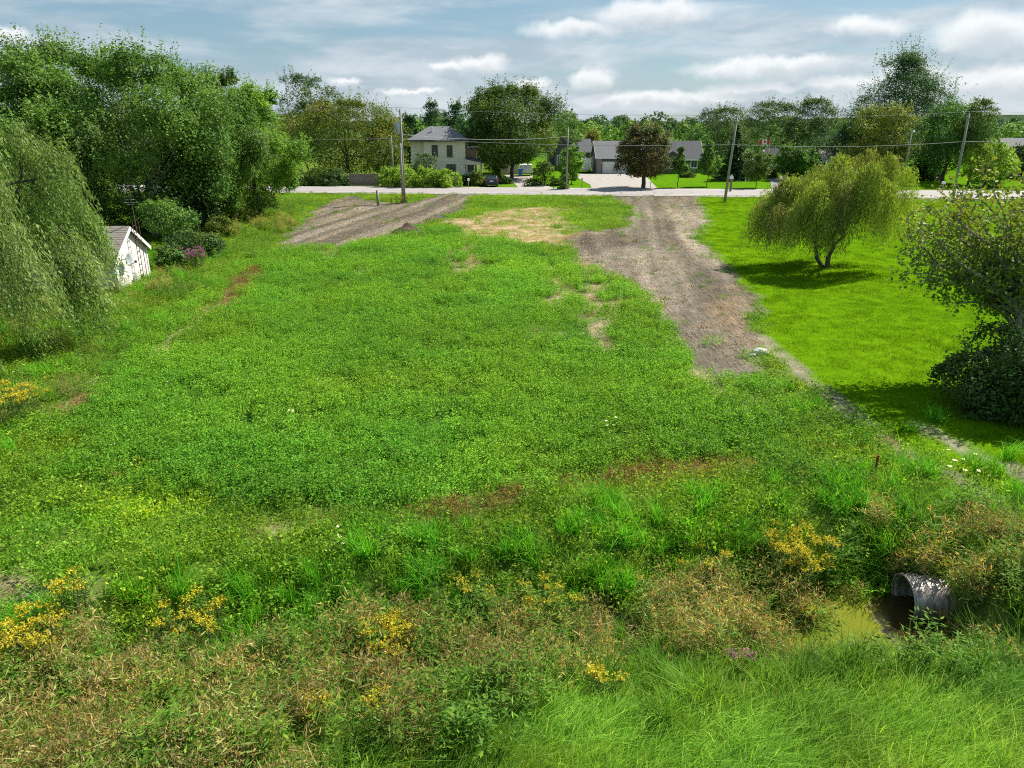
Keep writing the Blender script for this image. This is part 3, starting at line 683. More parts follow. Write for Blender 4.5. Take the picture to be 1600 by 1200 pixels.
# ---- near tree and bush at the right edge
def near_tree():
    r = np.random.default_rng(77); mb = MB(); tw = []
    base_ = wood(mb, (0, 0, -0.2), (-0.4, -0.2, 2.9), 0.14, 0.10, r, 0.03, 5, 9)
    q0 = base_[-1]
    for j in range(46):
        d_ = unit(r.normal(size=(1, 3)))[0]; k_ = r.uniform(0.55, 1.0)
        e_ = np.array((-2.1, 0.0, 4.9)) + d_ * np.array((3.7, 2.3, 2.4)) * k_
        if e_[0] > -2.2: e_[2] = max(e_[2], 3.6)
        st = base_[r.integers(3, 6)]
        pts = wood(mb, st, e_, 0.07, 0.014, r, 0.035, 6, 6, 0.06)
        for k in range(2, 7):
            for _ in range(3):
                d_ = unit(r.normal(size=(1, 3)) + np.array([[0, 0, 0.25]]) + unit((e_ - st)[None]) * 0.7)[0]
                p1 = pts[k] + d_ * r.uniform(0.5, 1.15); wood(mb, pts[k], p1, 0.014, 0.005, r, 0.05, 3, 4); tw.append((pts[k], p1))
    cs = []
    for a_, b_ in tw:
        n = r.integers(12, 22); u_ = r.random(n)[:, None] ** 0.7
        cs.append(a_ * (1 - u_) + b_ * u_ + r.normal(size=(n, 3)) * 0.13)
    c = np.concatenate(cs); m = len(c); nrm = unit(rdir(m, r) + np.array((0, 0, 0.7))); la = unit(np.cross(nrm, rdir(m, r)))
    hi = sstep(3.5, 6.5, c[:, 2])[:, None]
    colr = palette(((0.075, 0.125, 0.02), (0.10, 0.15, 0.022), (0.055, 0.10, 0.02)), m, r) * (1 - hi * 0.6) + palette(((0.14, 0.155, 0.025), (0.16, 0.12, 0.025), (0.11, 0.15, 0.02)), m, r) * hi * 0.6
    L = 0.14 * (0.7 + 0.6 * r.random(m)); V, Fq = leaf_quads(c, la, nrm, L, L * 0.72)
    return mb.mesh('trunk', BARK_PALE), mesh_np('crown', V, Fq, (LEAF,), np.repeat(colr, 4, 0))
put_tree('poplar_tree', 'open-branched tree with yellowing upper leaves leaning in from the right edge', 17.6, 24.2, near_tree())
x, y = gp(1556, 655)
put_tree('lilac_bush', 'dense dark green bush at the right edge below the open-branched tree', x + 1.2, y + 0.6, broadleaf(78, 2.6, 2.35, 0.1, 46, 26000, 0.11, G_DARK, 'bush', 0.05, 5, 0.12, 0.28, 0.9), 'bush')
# ---- beyond the road
BACK = [  # u, Y, vtop, width px, base_h, leaves, palette, profile, label
    (478, 152, 112, 112, 4.0, 9000, G_DARK, 'oval', 'dark tall tree behind the olive maple left of the farmhouse'),
    (540, 133, 152, 176, 1.0, 16000, G_OLIVE, 'round', 'broad olive maple left of the farmhouse across the road'),
    (602, 136, 188, 66, 0.8, 5000, G_OLIVE, 'oval', 'smaller yellow-green tree between the olive maple and the farmhouse'),
    (433, 140, 205, 70, 0.8, 5000, G_BRIGHT, 'round', 'light green tree behind the lilacs at the left end of the road'),
    (780, 146, 182, 80, 1.0, 6500, G_DARK, 'oval', 'shaded tree just left behind the big maple'),
    (800, 131, 130, 148, 2.6, 24000, G_MAPLE, 'round', 'big round maple with a thick trunk beside the driveway'),
    (882, 165, 172, 62, 2.0, 4500, G_ASH, 'oval', 'green tree rising behind the right side of the big maple'),
    (924, 175, 203, 66, 0.5, 5000, ((0.13, 0.13, 0.03), (0.10, 0.115, 0.025)), 'cone', 'brownish cone-shaped tree behind the grey garage'),
    (893, 119, 228, 44, 0.6, 3600, G_BRIGHT, 'oval', 'small bright green tree beside the pole at the driveway'),
    (1008, 111, 193, 88, 1.6, 14000, G_RED, 'round', 'purple-brown leaved maple in front of the grey bungalow'),
    (1062, 112, 228, 32, 1.9, 2200, G_ASH, 'cone', 'thin young tree on the lawn right of the purple-brown maple'),
    (1108, 114, 217, 40, 1.7, 3200, G_ASH, 'cone', 'larger young tree on the lawn near the leaning pole'),
    (1184, 111, 238, 52, 1.2, 2600, G_MAPLE, 'vase', 'young spreading tree on the lawn below the flag'),
    (1240, 128, 227, 70, 0.6, 6500, ((0.055, 0.12, 0.016), (0.04, 0.09, 0.014)), 'round', 'dense round dark green tree in front of the beige-roofed bungalow'),
    (1128, 172, 165, 96, 1.5, 8500, G_DARK, 'round', 'dark green tree behind the leaning pole'),
    (1202, 178, 156, 104, 2.0, 9000, G_DARK, 'oval', 'tall dark green tree behind the flag'),
    (1272, 170, 150, 92, 2.0, 9500, G_DARK, 'oval', 'tall dark tree behind the middle of the beige-roofed bungalow'),
    (1408, 152, 78, 225, 2.0, 36000, ((0.030, 0.068, 0.028), (0.042, 0.085, 0.032), (0.024, 0.055, 0.024)), 'cone', 'tallest dark green tree with a pointed crown on the right skyline'),
    (1352, 150, 172, 70, 2.0, 5000, G_DARK, 'oval', 'dark lower tree on the left flank of the tallest tree'),
    (1380, 136, 162, 116, 1.0, 11000, ((0.09, 0.115, 0.022), (0.075, 0.10, 0.02), (0.11, 0.13, 0.026)), 'round', 'soft olive tree in front of the tallest tree'),
    (1484, 122, 158, 116, 1.8, 13000, ((0.035, 0.09, 0.018), (0.055, 0.125, 0.02), (0.025, 0.065, 0.016)), 'oval', 'broad green tree behind the rightmost pole'),
    (1526, 117, 150, 68, 4.2, 3600, G_MAPLE, 'oval', 'open poplar crown rising behind the rightmost pole'),
    (1545, 114, 222, 84, 0.4, 7500, G_LIME, 'round', 'light yellow-green tree right of the rightmost pole'),
    (1602, 134, 226, 70, 0.3, 6000, G_DARK, 'oval', 'dark tree at the right edge in front of the far roof'),
    (1330, 160, 215, 60, 0.4, 4500, G_DARK, 'round', 'low dark tree between the bungalow and the tallest tree'),
]
for k, (u, Y, vt, w, bh, lv, pal, pf, lab) in enumerate(BACK):
    x, y, h, rx = spot(u, Y, vt, w)
    big_ = lv > 12000
    m = broadleaf(300 + k, h, rx, bh, 72 if big_ else 60, int(lv * 1.8), 0.29 if Y > 125 else 0.24, pal, pf, 0.34 if big_ else 0.16 if rx > 2.5 else 0.07, 1, 0.22, 0.27, 0.75, 0, 0.42, 12, core=0.3)
    put_tree('young_tree' if rx < 2.6 else 'broadleaf_tree', lab, x, y, m, 'tree', 'trees across the road')
for k, (u, Y, vt, w, lab) in enumerate([(640, 196, 178, 56, 'pine, leftmost of the row behind the farmhouse roof'), (676, 200, 156, 62, 'tall pointed pine rising above the farmhouse roof'),
        (714, 198, 158, 60, 'pine rising behind the right end of the farmhouse roof'), (744, 194, 166, 54, 'pine between the farmhouse and the big maple'),
        (1150, 128, 196, 64, 'dark spruce on the lawn just right of the leaning pole'), (1272, 130, 226, 44, 'small grey-green spruce in front of the beige-roofed bungalow'),
        (990, 250, 184, 24, 'slim pine spire beyond the grey bungalow'), (1452, 128, 190, 60, 'dark pine standing left of the broad green tree at right')]):
    x, y, h, rx = spot(u, Y, vt, w)
    put_tree('pine_tree' if k < 4 else 'spruce_tree', lab, x, y, broadleaf(500 + k, h, rx * 1.25, 0.5, 60, 7000, 0.4, G_PINE, 'cone', 0.2, 1, 0.3, 0.24, 1.0) if k < 4 else conifer(500 + k, h, rx, 0.5, G_SPRUCE, 0.5, 34, 26, 0.2))
# dead spruce
x, y, h, rx = spot(452, 146, 102, 34)
e = thing('dead_spruce', 'bare dead spruce with grey branches standing above the olive maple', 'tree', (x, y, 0), 0)
r_ = np.random.default_rng(4); mb = MB(); wood(mb, (0, 0, -0.1), (0, 0, h), 0.2, 0.03, r_, 0.002, 6, 6); mb.obj('trunk', BARK_PALE, e)
for i in range(60):
    mb = MB()
    z = h * (0.3 + 0.69 * r_.random()); a_ = r_.random() * 6.28; L = (h - z) * 0.22 + 0.5
    wood(mb, (0, 0, z), (math.cos(a_) * L, math.sin(a_) * L, z - 0.15 * L), 0.035, 0.012, r_, 0.04, 3, 4)
    mb.obj('branch', BARK_PALE, e)
# shrubs and hedges across the road
for k, (u, v, w, vt, pal, lab) in enumerate([
    (462, 290, 60, 262, G_DARK, 'dark lilac shrub, leftmost across the road'), (500, 290, 56, 261, G_MAPLE, 'lilac shrub, the middle one left of the board fence'), (527, 290, 50, 262, G_DARK, 'lilac shrub touching the left end of the board fence'),
    (612, 292, 44, 262, G_LIME, 'light green shrub, left end of the roadside row in front of the farmhouse'), (640, 293, 46, 263, G_LIME, 'light green shrub beside the transformer pole'),
    (668, 293, 46, 262, G_LIME, 'light green shrub in the middle of the row in front of the farmhouse'), (696, 293, 44, 264, G_LIME, 'light green shrub, right end of the row in front of the farmhouse'),
    (664, 288, 60, 238, G_DARK, 'tall dark lilac against the front wall of the farmhouse'), (727, 289, 26, 272, G_DARK, 'dark shrub below the porch'), (744, 290, 32, 268, G_OLIVE, 'olive shrub in front of the porch rail'),
    (775, 278, 22, 256, G_LIME, 'small light green shrub behind the parked car'), (848, 290, 44, 252, G_MAPLE, 'broad shrub at the foot of the big maple driveway'), (882, 296, 20, 262, G_ASH, 'leafy climber wrapped around the pole at the driveway'),
    (1305, 285, 50, 262, G_DARK, 'low dark shrub in front of the beige-roofed bungalow'), (1130, 276, 40, 262, G_DARK, 'dark foundation shrub right of the grey bungalow'), (1075, 277, 30, 268, G_MAPLE, 'small foundation shrub under the bungalow windows'),
    (1205, 279, 26, 262, G_OLIVE, 'silvery shrub beside the bungalow driveway'), (788, 287, 30, 278, G_DARK, 'low dark bed of plants at the foot of the big maple')]):
    x, y = gp(u, v); h = at(u, vt, y)[2]; rx = w / 2 * mpp(y)
    put_tree('shrub', lab, x, y, broadleaf(700 + k, h, rx, 0.05, 20, 3800, 0.24, pal, 'bush', 0.06, 3, 0.2, 0.34, ry=min(rx, 2.2)), 'shrub', 'shrubs across the road')

# ------------------------------------------------------------------ far woodland: one mass along the skyline
r_ = np.random.default_rng(55); cs, tn = [], []
def belt(Y0, Y1, x0, x1, n, hm, pal, leaf, lv):
    for _ in range(n):
        Y = r_.uniform(Y0, Y1); x = r_.uniform(x0, x1) * Y / Y0; h = hm * r_.uniform(0.7, 1.12) * (0.8 + 0.4 * vnoise(np.array([x * 0.02]), np.array([Y * 0.02]))[0]); rr = h * r_.uniform(0.32, 0.48)
        c_ = np.array((x, Y, h * 0.55)); dn = unit(rdir(lv, r_) + np.array((0, -0.25, 0.3)))
        k = 0.75 + 0.3 * r_.random(lv); lump = 0.75 + 0.5 * vnoise(dn[:, 0] * 3 + x, dn[:, 2] * 3 + dn[:, 1] * 2)
        p = c_ + dn * np.array((rr, rr, h * 0.47)) * (k * lump)[:, None]
        cs.append((p, dn, np.tile(palette(pal, 1, r_, 0.12), (lv, 1)), np.full(lv, leaf)))
GF = ((0.075, 0.145, 0.022), (0.05, 0.105, 0.022), (0.10, 0.165, 0.026)); GF2 = ((0.045, 0.085, 0.03), (0.035, 0.07, 0.028))
belt(225, 300, -190, 260, 120, 10.5, GF, 0.9, 420)
belt(420, 600, -360, 420, 150, 14, GF2, 1.6, 300)
belt(900, 1400, -800, 900, 170, 21, GF2, 3.2, 220)
belt(1900, 2500, -1700, 1900, 260, 26, GF2, 6.0, 130)
p = np.concatenate([c[0] for c in cs]); dn = np.concatenate([c[1] for c in cs]); tn = np.concatenate([c[2] for c in cs]); lf = np.concatenate([c[3] for c in cs]); m = len(p)
p[:, 2] = np.maximum(p[:, 2], 0.2)
nrm = unit(dn * 0.5 + np.array((0, 0, 0.4)) + rdir(m, r_) * 0.7); la = unit(np.cross(nrm, rdir(m, r_))); L = lf * (0.6 + 0.8 * r_.random(m))
V, Fq = leaf_quads(p, la, nrm, L, L * 0.7)
o = mk('far_woodland', mesh_np('far_woodland', V, Fq, (FAR_LEAF,), np.repeat(np.clip(tn * (1 + r_.normal(size=(m, 1)) * 0.2), 0.004, 0.9), 4, 0)))
tag(stuff(o), 'distant green woodland along the flat horizon', 'woodland')
# distant low ridge
V = []; Fq = []
for i in range(121):
    x = -4200 + i * 70; hh = 22 + 26 * fbm(np.array([x * 0.0012]), np.array([3.3]), 8)[0] + (22 * math.exp(-((x - 2100) / 700) ** 2))
    V += [(x, 3000, -5), (x, 3180, hh), (x, 3700, hh * 1.05), (x, 4300, -5)]
for i in range(120):
    for k in range(3): Fq.append((4 * i + k, 4 * i + 4 + k, 4 * i + 5 + k, 4 * i + 1 + k))
struct(mk('hills', mesh_np('hills', np.array(V), np.array(Fq), (mat('wooded_ridge', (0.035, 0.06, 0.035), 1.0, (0.055, 0.085, 0.045), 0.02, 0.9, spec=0.0),), None, True)))

# ------------------------------------------------------------------ buildings
def window(parent, x0, x1, y, z0, z1, frame_m, fw=0.09, mull=(1, 1), glass=None, sill=True):
    """window in a wall that faces -Y at local y: frame proud of the wall, pane set back"""
    mb = MB(); d0, d1 = y - 0.06, y + 0.03
    mb.box(x0, x0 + fw, d0, d1, z0, z1); mb.box(x1 - fw, x1, d0, d1, z0, z1)
    mb.box(x0 + fw, x1 - fw, d0, d1, z0, z0 + fw); mb.box(x0 + fw, x1 - fw, d0, d1, z1 - fw, z1)
    for i in range(1, mull[0]):
        q = x0 + (x1 - x0) * i / mull[0]; mb.box(q - 0.03, q + 0.03, d0 + 0.012, d1, z0 + fw, z1 - fw)
    for i in range(1, mull[1]):
        q = z0 + (z1 - z0) * i / mull[1]; mb.box(x0 + fw, x1 - fw, d0 + 0.018, d1, q - 0.025, q + 0.025)
    w = mb.obj('window', frame_m, parent)
    MB().box(x0 + fw * 0.8, x1 - fw * 0.8, y - 0.015, y + 0.02, z0 + fw * 0.8, z1 - fw * 0.8).obj('pane', glass or GLASS, w)
    if sill: MB().box(x0 - 0.06, x1 + 0.06, y - 0.12, y + 0.02, z0 - 0.08, z0 - 0.003).obj('sill', frame_m, w)
    return w
def hip_roof(parent, x0, x1, y0, y1, ze, zr, m, inset, over=0.45, trim=DARKTRIM, name='roof'):
    x0 -= over; x1 += over; y0 -= over; y1 += over; ym = (y0 + y1) / 2; th = 0.12
    mb = MB(); rx0, rx1 = x0 + inset, x1 - inset
    V_ = [(x0, y0, ze), (x1, y0, ze), (x1, y1, ze), (x0, y1, ze), (rx0, ym, zr), (rx1, ym, zr)]
    V_ += [(x0, y0, ze - th), (x1, y0, ze - th), (x1, y1, ze - th), (x0, y1, ze - th)]
    mb.add(V_, [(0, 1, 5, 4), (1, 2, 5), (2, 3, 4, 5), (3, 0, 4), (6, 7, 1, 0), (7, 8, 2, 1), (8, 9, 3, 2), (9, 6, 0, 3), (9, 8, 7, 6)])
    ro = mb.obj(name, m, parent)
    g = MB(); g.box(x0 - 0.04, x1 + 0.04, y0 - 0.05, y0 - 0.003, ze - 0.2, ze + 0.02); g.box(x0 - 0.04, x1 + 0.04, y1 + 0.003, y1 + 0.05, ze - 0.2, ze + 0.02)
    g.box(x0 - 0.05, x0 - 0.003, y0, y1, ze - 0.2, ze + 0.02); g.box(x1 + 0.003, x1 + 0.05, y0, y1, ze - 0.2, ze + 0.02)
    g.obj('gutter', trim, ro); return ro
def gable_roof_x(parent, x0, x1, y0, y1, ze, zr, m, over=0.4, trim=WHITE_PAINT, name='roof'):
    """ridge along X"""
    x0 -= over; x1 += over; ym = (y0 + y1) / 2; sl = (zr - ze) / ((y1 - y0) / 2); ya, yb = y0 - over, y1 + over; zo = ze - over * sl
    prof = [(ya, zo), (ym, zr), (yb, zo), (yb, zo + 0.14), (ym, zr + 0.15), (ya, zo + 0.14)]
    ro = MB().prism(prof, 'x', x0, x1).obj(name, m, parent)
    MB().box(x0, x1, ya - 0.07, ya - 0.004, zo - 0.06, zo + 0.13).obj('gutter', trim, ro)
    for xx in (x0 - 0.05, x1 + 0.004):
        MB().prism([(ya, zo - 0.06), (ym, zr - 0.05), (yb, zo - 0.06), (yb, zo + 0.12), (ym, zr + 0.13), (ya, zo + 0.12)], 'x', xx, xx + 0.046).obj('bargeboard', trim, ro)
    return ro
def gable_walls_x(parent, x0, x1, y0, y1, ze, zr, m, name='wall'):
    ym = (y0 + y1) / 2
    return MB().prism([(y0, 0), (y1, 0), (y1, ze), (ym, zr - 0.02), (y0, ze)], 'x', x0, x1).obj(name, m, parent)

# ---- cream farmhouse
YF = 124.0
X0 = at(642, 260, YF)[0]; X1 = at(727, 260, YF)[0]; XC = (X0 + X1) / 2; ZE = at(690, 219, YF)[2]; ZR = ZE + 2.1
fh = thing('farmhouse', 'two-storey cream farmhouse with a grey hip roof and small side porch', 'house', (XC, YF, 0))
a, b_ = X0 - XC, X1 - XC; xs_ = at(663, 260, YF)[0] - XC
MB().box(a, xs_, 0.7, 8.5, 0, ZE).obj('wall', CREAM, fh)
MB().box(xs_, b_, 0, 8.5, 0, ZE).obj('wall', CREAM, fh)
MB().box(xs_ - 0.03, b_ + 0.05, -0.05, 8.4, 0, 0.35).obj('foundation', ROCK, fh)
MB().box(xs_ + 0.01, b_ + 0.03, -0.035, 0.0 - 0.002, 3.28, 3.36).obj('belt_course', WHITE_PAINT, fh)
ro = hip_roof(fh, a, b_, 0, 8.5, ZE, ZR, SHINGLE, 3.2, 0.5)
MB().tube([(-1.0, 2.4, ZE + 1.0), (-1.0, 2.4, ZR - 0.15)], 0.16, 8).obj('roof_vent', WHITE_PAINT, ro)
MB().box(1.2, 1.7, 5.2, 5.7, ZR - 1.2, ZR + 0.0).obj('chimney', BRICKISH, ro)
def fx_(u): return at(u, 250, YF)[0] - XC
def fz_(v): return at(690, v, YF)[2]
window(fh, fx_(675), fx_(684.5), 0, fz_(244), fz_(226.5), BRONZE, 0.12, (2, 2))
window(fh, fx_(698.5), fx_(707.5), 0, fz_(244.5), fz_(226.8), BRONZE, 0.12, (2, 2))
window(fh, fx_(697), fx_(712), 0, fz_(270.5), fz_(256.5), mat('green_frame', (0.10, 0.15, 0.14), 0.5), 0.1, (1, 1))
window(fh, fx_(668), fx_(674), 0, fz_(270), fz_(258), BRONZE, 0.1, (1, 2))
for yy in (2.2, 5.8):   # side windows on the right wall
    wq = MB().box(b_ + 0.002, b_ + 0.05, yy - 0.45, yy + 0.45, 4.2, 5.7).obj('window', BRONZE, fh)
    MB().box(b_ + 0.03, b_ + 0.06, yy - 0.35, yy + 0.35, 4.3, 5.6).obj('pane', GLASS, wq)
# upper rear wing with a flat roof, lit from the side
w1 = fx_(741); zt = fz_(233)
MB().box(b_ + 0.003, w1, 5.0, 8.6, 0, zt).obj('side_wing', TAN, fh)
MB().box(b_ + 0.006, w1 + 0.3, 4.75, 8.8, zt + 0.003, zt + 0.22).obj('wing_roof', WHITE_PAINT, fh)
# porch
pr = fx_(751.5); pe = fz_(252); pw = fz_(246)
porch = MB().add([(b_ + 0.01, -0.3, pw), (pr + 0.25, -0.3, pe), (pr + 0.25, 4.6, pe), (b_ + 0.01, 4.6, pw), (b_ + 0.01, -0.3, pw - 0.22), (pr + 0.25, -0.3, pe - 0.2), (pr + 0.25, 4.6, pe - 0.2), (b_ + 0.01, 4.6, pw - 0.22)],
     [(0, 1, 2, 3), (7, 6, 5, 4), (0, 4, 5, 1), (1, 5, 6, 2), (2, 6, 7, 3), (3, 7, 4, 0)]).obj('porch_roof', SHINGLE_D, fh)
MB().add([(b_ + 0.02, -0.2, pw - 0.25), (pr, -0.2, pe - 0.23), (pr, -0.2, pe - 0.55), (b_ + 0.02, -0.2, pe - 0.55), (b_ + 0.02, -0.1, pw - 0.25), (pr, -0.1, pe - 0.23), (pr, -0.1, pe - 0.55), (b_ + 0.02, -0.1, pe - 0.55)],
     [(3, 2, 1, 0), (4, 5, 6, 7), (0, 1, 5, 4), (1, 2, 6, 5), (2, 3, 7, 6), (3, 0, 4, 7)]).obj('porch_fascia', CREAM, porch)
MB().box(b_ + 0.01, pr + 0.1, -0.2, 4.5, 0.35, 0.6).obj('porch_floor', GREY_METAL, fh)
for px_ in (b_ + 0.25, (b_ + pr) / 2 + 0.2, pr - 0.15):
    for py_ in (-0.12, 4.3): MB().box(px_ - 0.08, px_ + 0.08, py_ - 0.08, py_ + 0.08, 0.6, pe - 0.45).obj('porch_post', WHITE_PAINT, fh)
rail = MB(); rail.box(b_ + 0.05, pr - 0.05, -0.16, -0.08, 1.38, 1.46); rail.box(b_ + 0.05, pr - 0.05, -0.15, -0.09, 0.75, 0.8)
rail.obj('porch_rail', WHITE_PAINT, fh)
nb = 14
bal = MB().box(-0.025, 0.025, -0.14, -0.10, 0.8, 1.38).mesh('baluster', WHITE_PAINT)
for i in range(nb):
    o = mk('baluster', bal, fh); o.location = (b_ + 0.3 + (pr - b_ - 0.6) * i / (nb - 1), 0, 0)
MB().box(b_ + 0.4, b_ + 0.44, 2, 3, 0.6, 2.7).obj('door', BRONZE, fh)

# ---- grey bungalow with garage
YB = 147.0
bx0 = at(931, 260, YB)[0]; bx1 = at(1100, 260, YB)[0]; bc = (bx0 + bx1) / 2
def bx(u): return at(u, 255, YB)[0] - bc
def bz(v): return at(1000, v, YB)[2]
bg_ = thing('bungalow', 'dark grey bungalow with a white double garage door across the road', 'house', (bc, YB, 0))
ga, gb = bx(931), bx(1012); ze, zr = bz(245.5), bz(222)
gable_walls_x(bg_, ga + 0.3, gb, 0, 9.5, ze, zr, SLATE_SIDING)
MB().box(ga + 0.22, ga + 0.29, 0.01, 9.4, 0, ze).obj('stone_end_wall', BRICKISH, bg_)
MB().box(ga + 0.25, ga + 1.1, -0.08, -0.003, 0, 2.9).obj('stone_pier', BRICKISH, bg_)
gable_roof_x(bg_, ga + 0.3, gb, 0, 9.5, ze, zr, SHINGLE)
gd = MB(); gd.box(bx(941.5), bx(995), -0.05, -0.004, 0.02, bz(252.6)); gd = gd.obj('garage_door', WHITE_PAINT, bg_)
for i in range(4):
    for j in range(4):
        xa = bx(941.5) + 0.12 + i * (bx(995) - bx(941.5) - 0.1) / 4; za = 0.08 + j * 0.52
        MB().box(xa, xa + (bx(995) - bx(941.5)) / 4 - 0.2, -0.075, -0.053, za, za + 0.42).obj('panel', WHITE_PAINT, gd)
MB().box(bx(938.7), bx(939.4), -0.2, -0.08, 1.9, 2.3).obj('lantern', WHITE_PAINT, bg_)
rb0, rb1 = bx(1013), bx(1099)
gable_walls_x(bg_, rb0, rb1, 1.2, 9.2, ze - 0.3, zr, SLATE_SIDING)
gable_roof_x(bg_, rb0 + 0.5, rb1, 1.2, 9.2, ze - 0.3, zr, SHINGLE_D)
# small cross gable over the entry
xg = bx(1050)
MB().prism([(xg - 2.0, 0), (xg + 2.0, 0), (xg + 2.0, ze - 0.3), (xg, ze + 0.9), (xg - 2.0, ze - 0.3)], 'y', 0.2, 2.6).obj('entry_gable', SLATE_SIDING, bg_)
MB().prism([(xg - 2.4, ze - 0.5), (xg, ze + 0.93), (xg + 2.4, ze - 0.5), (xg + 2.4, ze - 0.32), (xg, ze + 1.12), (xg - 2.4, ze - 0.32)], 'y', -0.1, 3.8).obj('entry_roof', SHINGLE_D, bg_)
window(bg_, bx(1081), bx(1092.5), 1.2, 1.0, 2.55, WHITE_PAINT, 0.16, (2, 1))
window(bg_, bx(1062), bx(1069), 1.2, 1.0, 2.5, WHITE_PAINT, 0.16, (2, 1))
window(bg_, xg - 0.9, xg + 1.2, 0.2, 0.9, 2.5, WHITE_PAINT, 0.14, (3, 1))

# ---- beige-roofed bungalow
YR = 150.0
c_ = at(1270, 260, YR)[0]
rb = thing('bungalow', 'low bungalow with a beige-brown roof behind the lawn willow', 'house', (c_, YR, 0))
def rx_(u): return at(u, 255, YR)[0] - c_
def rz_(v): return at(1270, v, YR)[2]
gable_walls_x(rb, rx_(1205), rx_(1344), 0, 9, rz_(252), rz_(236), BEIGE)
gable_roof_x(rb, rx_(1205), rx_(1344), 0, 9, rz_(252), rz_(236), SHINGLE_B)
MB().prism([(rx_(1196), 0), (rx_(1218), 0), (rx_(1218), 2.7), (rx_(1207), 4.4), (rx_(1196), 2.7)], 'y', -3.5, 3).obj('gable_wing', BEIGE, rb)
MB().prism([(rx_(1193), 2.35), (rx_(1207), 4.43), (rx_(1221), 2.35), (rx_(1221), 2.52), (rx_(1207), 4.62), (rx_(1193), 2.52)], 'y', -3.9, 4.4).obj('wing_roof', SHINGLE_B, rb)
MB().box(rx_(1200), rx_(1214), -3.56, -3.503, 0.02, 2.2).obj('garage_door', WHITE_PAINT, rb)
for u0, u1 in ((1238, 1248), (1286, 1297), (1318, 1330)):
    window(rb, rx_(u0), rx_(u1), 0, 1.0, 2.35, WHITE_PAINT, 0.14, (2, 1))
MB().box(rx_(1262), rx_(1268), -0.05, -0.003, 0.1, 2.2).obj('door', BRONZE, rb)

# ---- garage by the big maple, dark house behind, far-right roof
YG = 146.0; c_ = at(795, 260, YG)[0]
gg = thing('garage', 'pale garage with a windowed door behind the big maple trunk', 'garage', (c_, YG, 0))
def g_(u): return at(u, 262, YG)[0] - c_
MB().box(g_(776), g_(811), 0, 7, 0, 3.0).obj('wall', BEIGE, gg)
gable_roof_x(gg, g_(776), g_(811), 0, 7, 3.02, 4.9, SHINGLE_D, 0.35)
d_ = MB().box(g_(779), g_(799), -0.05, -0.004, 0.02, 2.6).obj('garage_door', CREAM, gg)
for i in range(4):
    xa = g_(779.8) + i * (g_(798.2) - g_(779.8)) / 4; MB().box(xa + 0.06, xa + 0.48, -0.075, -0.053, 2.0, 2.35).obj('pane', GLASS, d_)
YD = 160.0; c_ = at(895, 255, YD)[0]
dh = thing('house', 'charcoal house mostly hidden behind the small bright tree', 'house', (c_, YD, 0))
def d2(u): return at(u, 255, YD)[0] - c_
gable_walls_x(dh, d2(858), d2(922), 0, 9, 3.6, 6.0, SLATE_SIDING); gable_roof_x(dh, d2(858), d2(922), 0, 9, 3.6, 6.0, SHINGLE_D, 0.4, DARKTRIM)
MB().prism([(d2(866), 0), (d2(890), 0), (d2(890), 3.7), (d2(878), 6.2), (d2(866), 3.7)], 'y', -2, 4).obj('gable_wing', SLATE_SIDING, dh)
MB().prism([(d2(863), 3.2), (d2(878), 6.25), (d2(893), 3.2), (d2(893), 3.4), (d2(878), 6.45), (d2(863), 3.4)], 'y', -2.4, 5).obj('wing_roof', SHINGLE_D, dh)
window(dh, d2(869), d2(877), -2, 1.0, 3.0, WHITE_PAINT, 0.14, (2, 1)); window(dh, d2(908), d2(915), 0, 1.0, 2.6, WHITE_PAINT, 0.14, (2, 1))
YQ = 140.0; c_ = at(1606, 255, YQ)[0]
fq = thing('house', 'dark-roofed house cut off by the right edge behind the trees', 'house', (c_, YQ, 0))
gable_walls_x(fq, -3, 9, 0, 9, 4.2, 6.4, SLATE_SIDING); gable_roof_x(fq, -3, 9, 0, 9, 4.2, 6.4, SHINGLE, 0.4); window(fq, -1.5, 0.3, 0, 1, 2.4, WHITE_PAINT, 0.14, (2, 1))

# ---- board fence across the road
fa = gp(546, 290.5); fb = gp(593, 291)
fe = thing('board_fence', 'weathered brown board fence between the lilacs and the light green shrubs', 'fence', (fa[0], fa[1], 0))
L = math.hypot(fb[0] - fa[0], fb[1] - fa[1]); fe.rotation_euler.z = math.atan2(fb[1] - fa[1], fb[0] - fa[0])
brd = [MB().box(0, 0.145, 0, 0.022, 0.05, 1.78 + 0.03 * k).mesh('board', FENCE_WOOD) for k in range(3)]
for i in range(int(L / 0.155)):
    o = mk('board', brd[i % 3], fe); o.location = (i * 0.155, 0.004 * (i % 2), 0)
for i in range(int(L / 2.4) + 1): MB().box(i * 2.4, i * 2.4 + 0.1, 0.03, 0.13, 0, 1.9).obj('post', FENCE_WOOD, fe)
for z in (0.35, 1.4): MB().box(0, L, 0.028, 0.066, z, z + 0.09).obj('rail', FENCE_WOOD, fe)

# ------------------------------------------------------------------ white shed with antenna mast at the left
n0 = gp(186, 453); n1 = gp(234, 430)
sw = math.hypot(n1[0] - n0[0], n1[1] - n0[1]); ang = math.atan2(n1[1] - n0[1], n1[0] - n0[0])     # gable wall runs away from the camera
sh = thing('shed', 'small white clapboard shed with a brown roof beside the weeping willow', 'shed', (n0[0], n0[1], 0), ang - math.pi / 2)
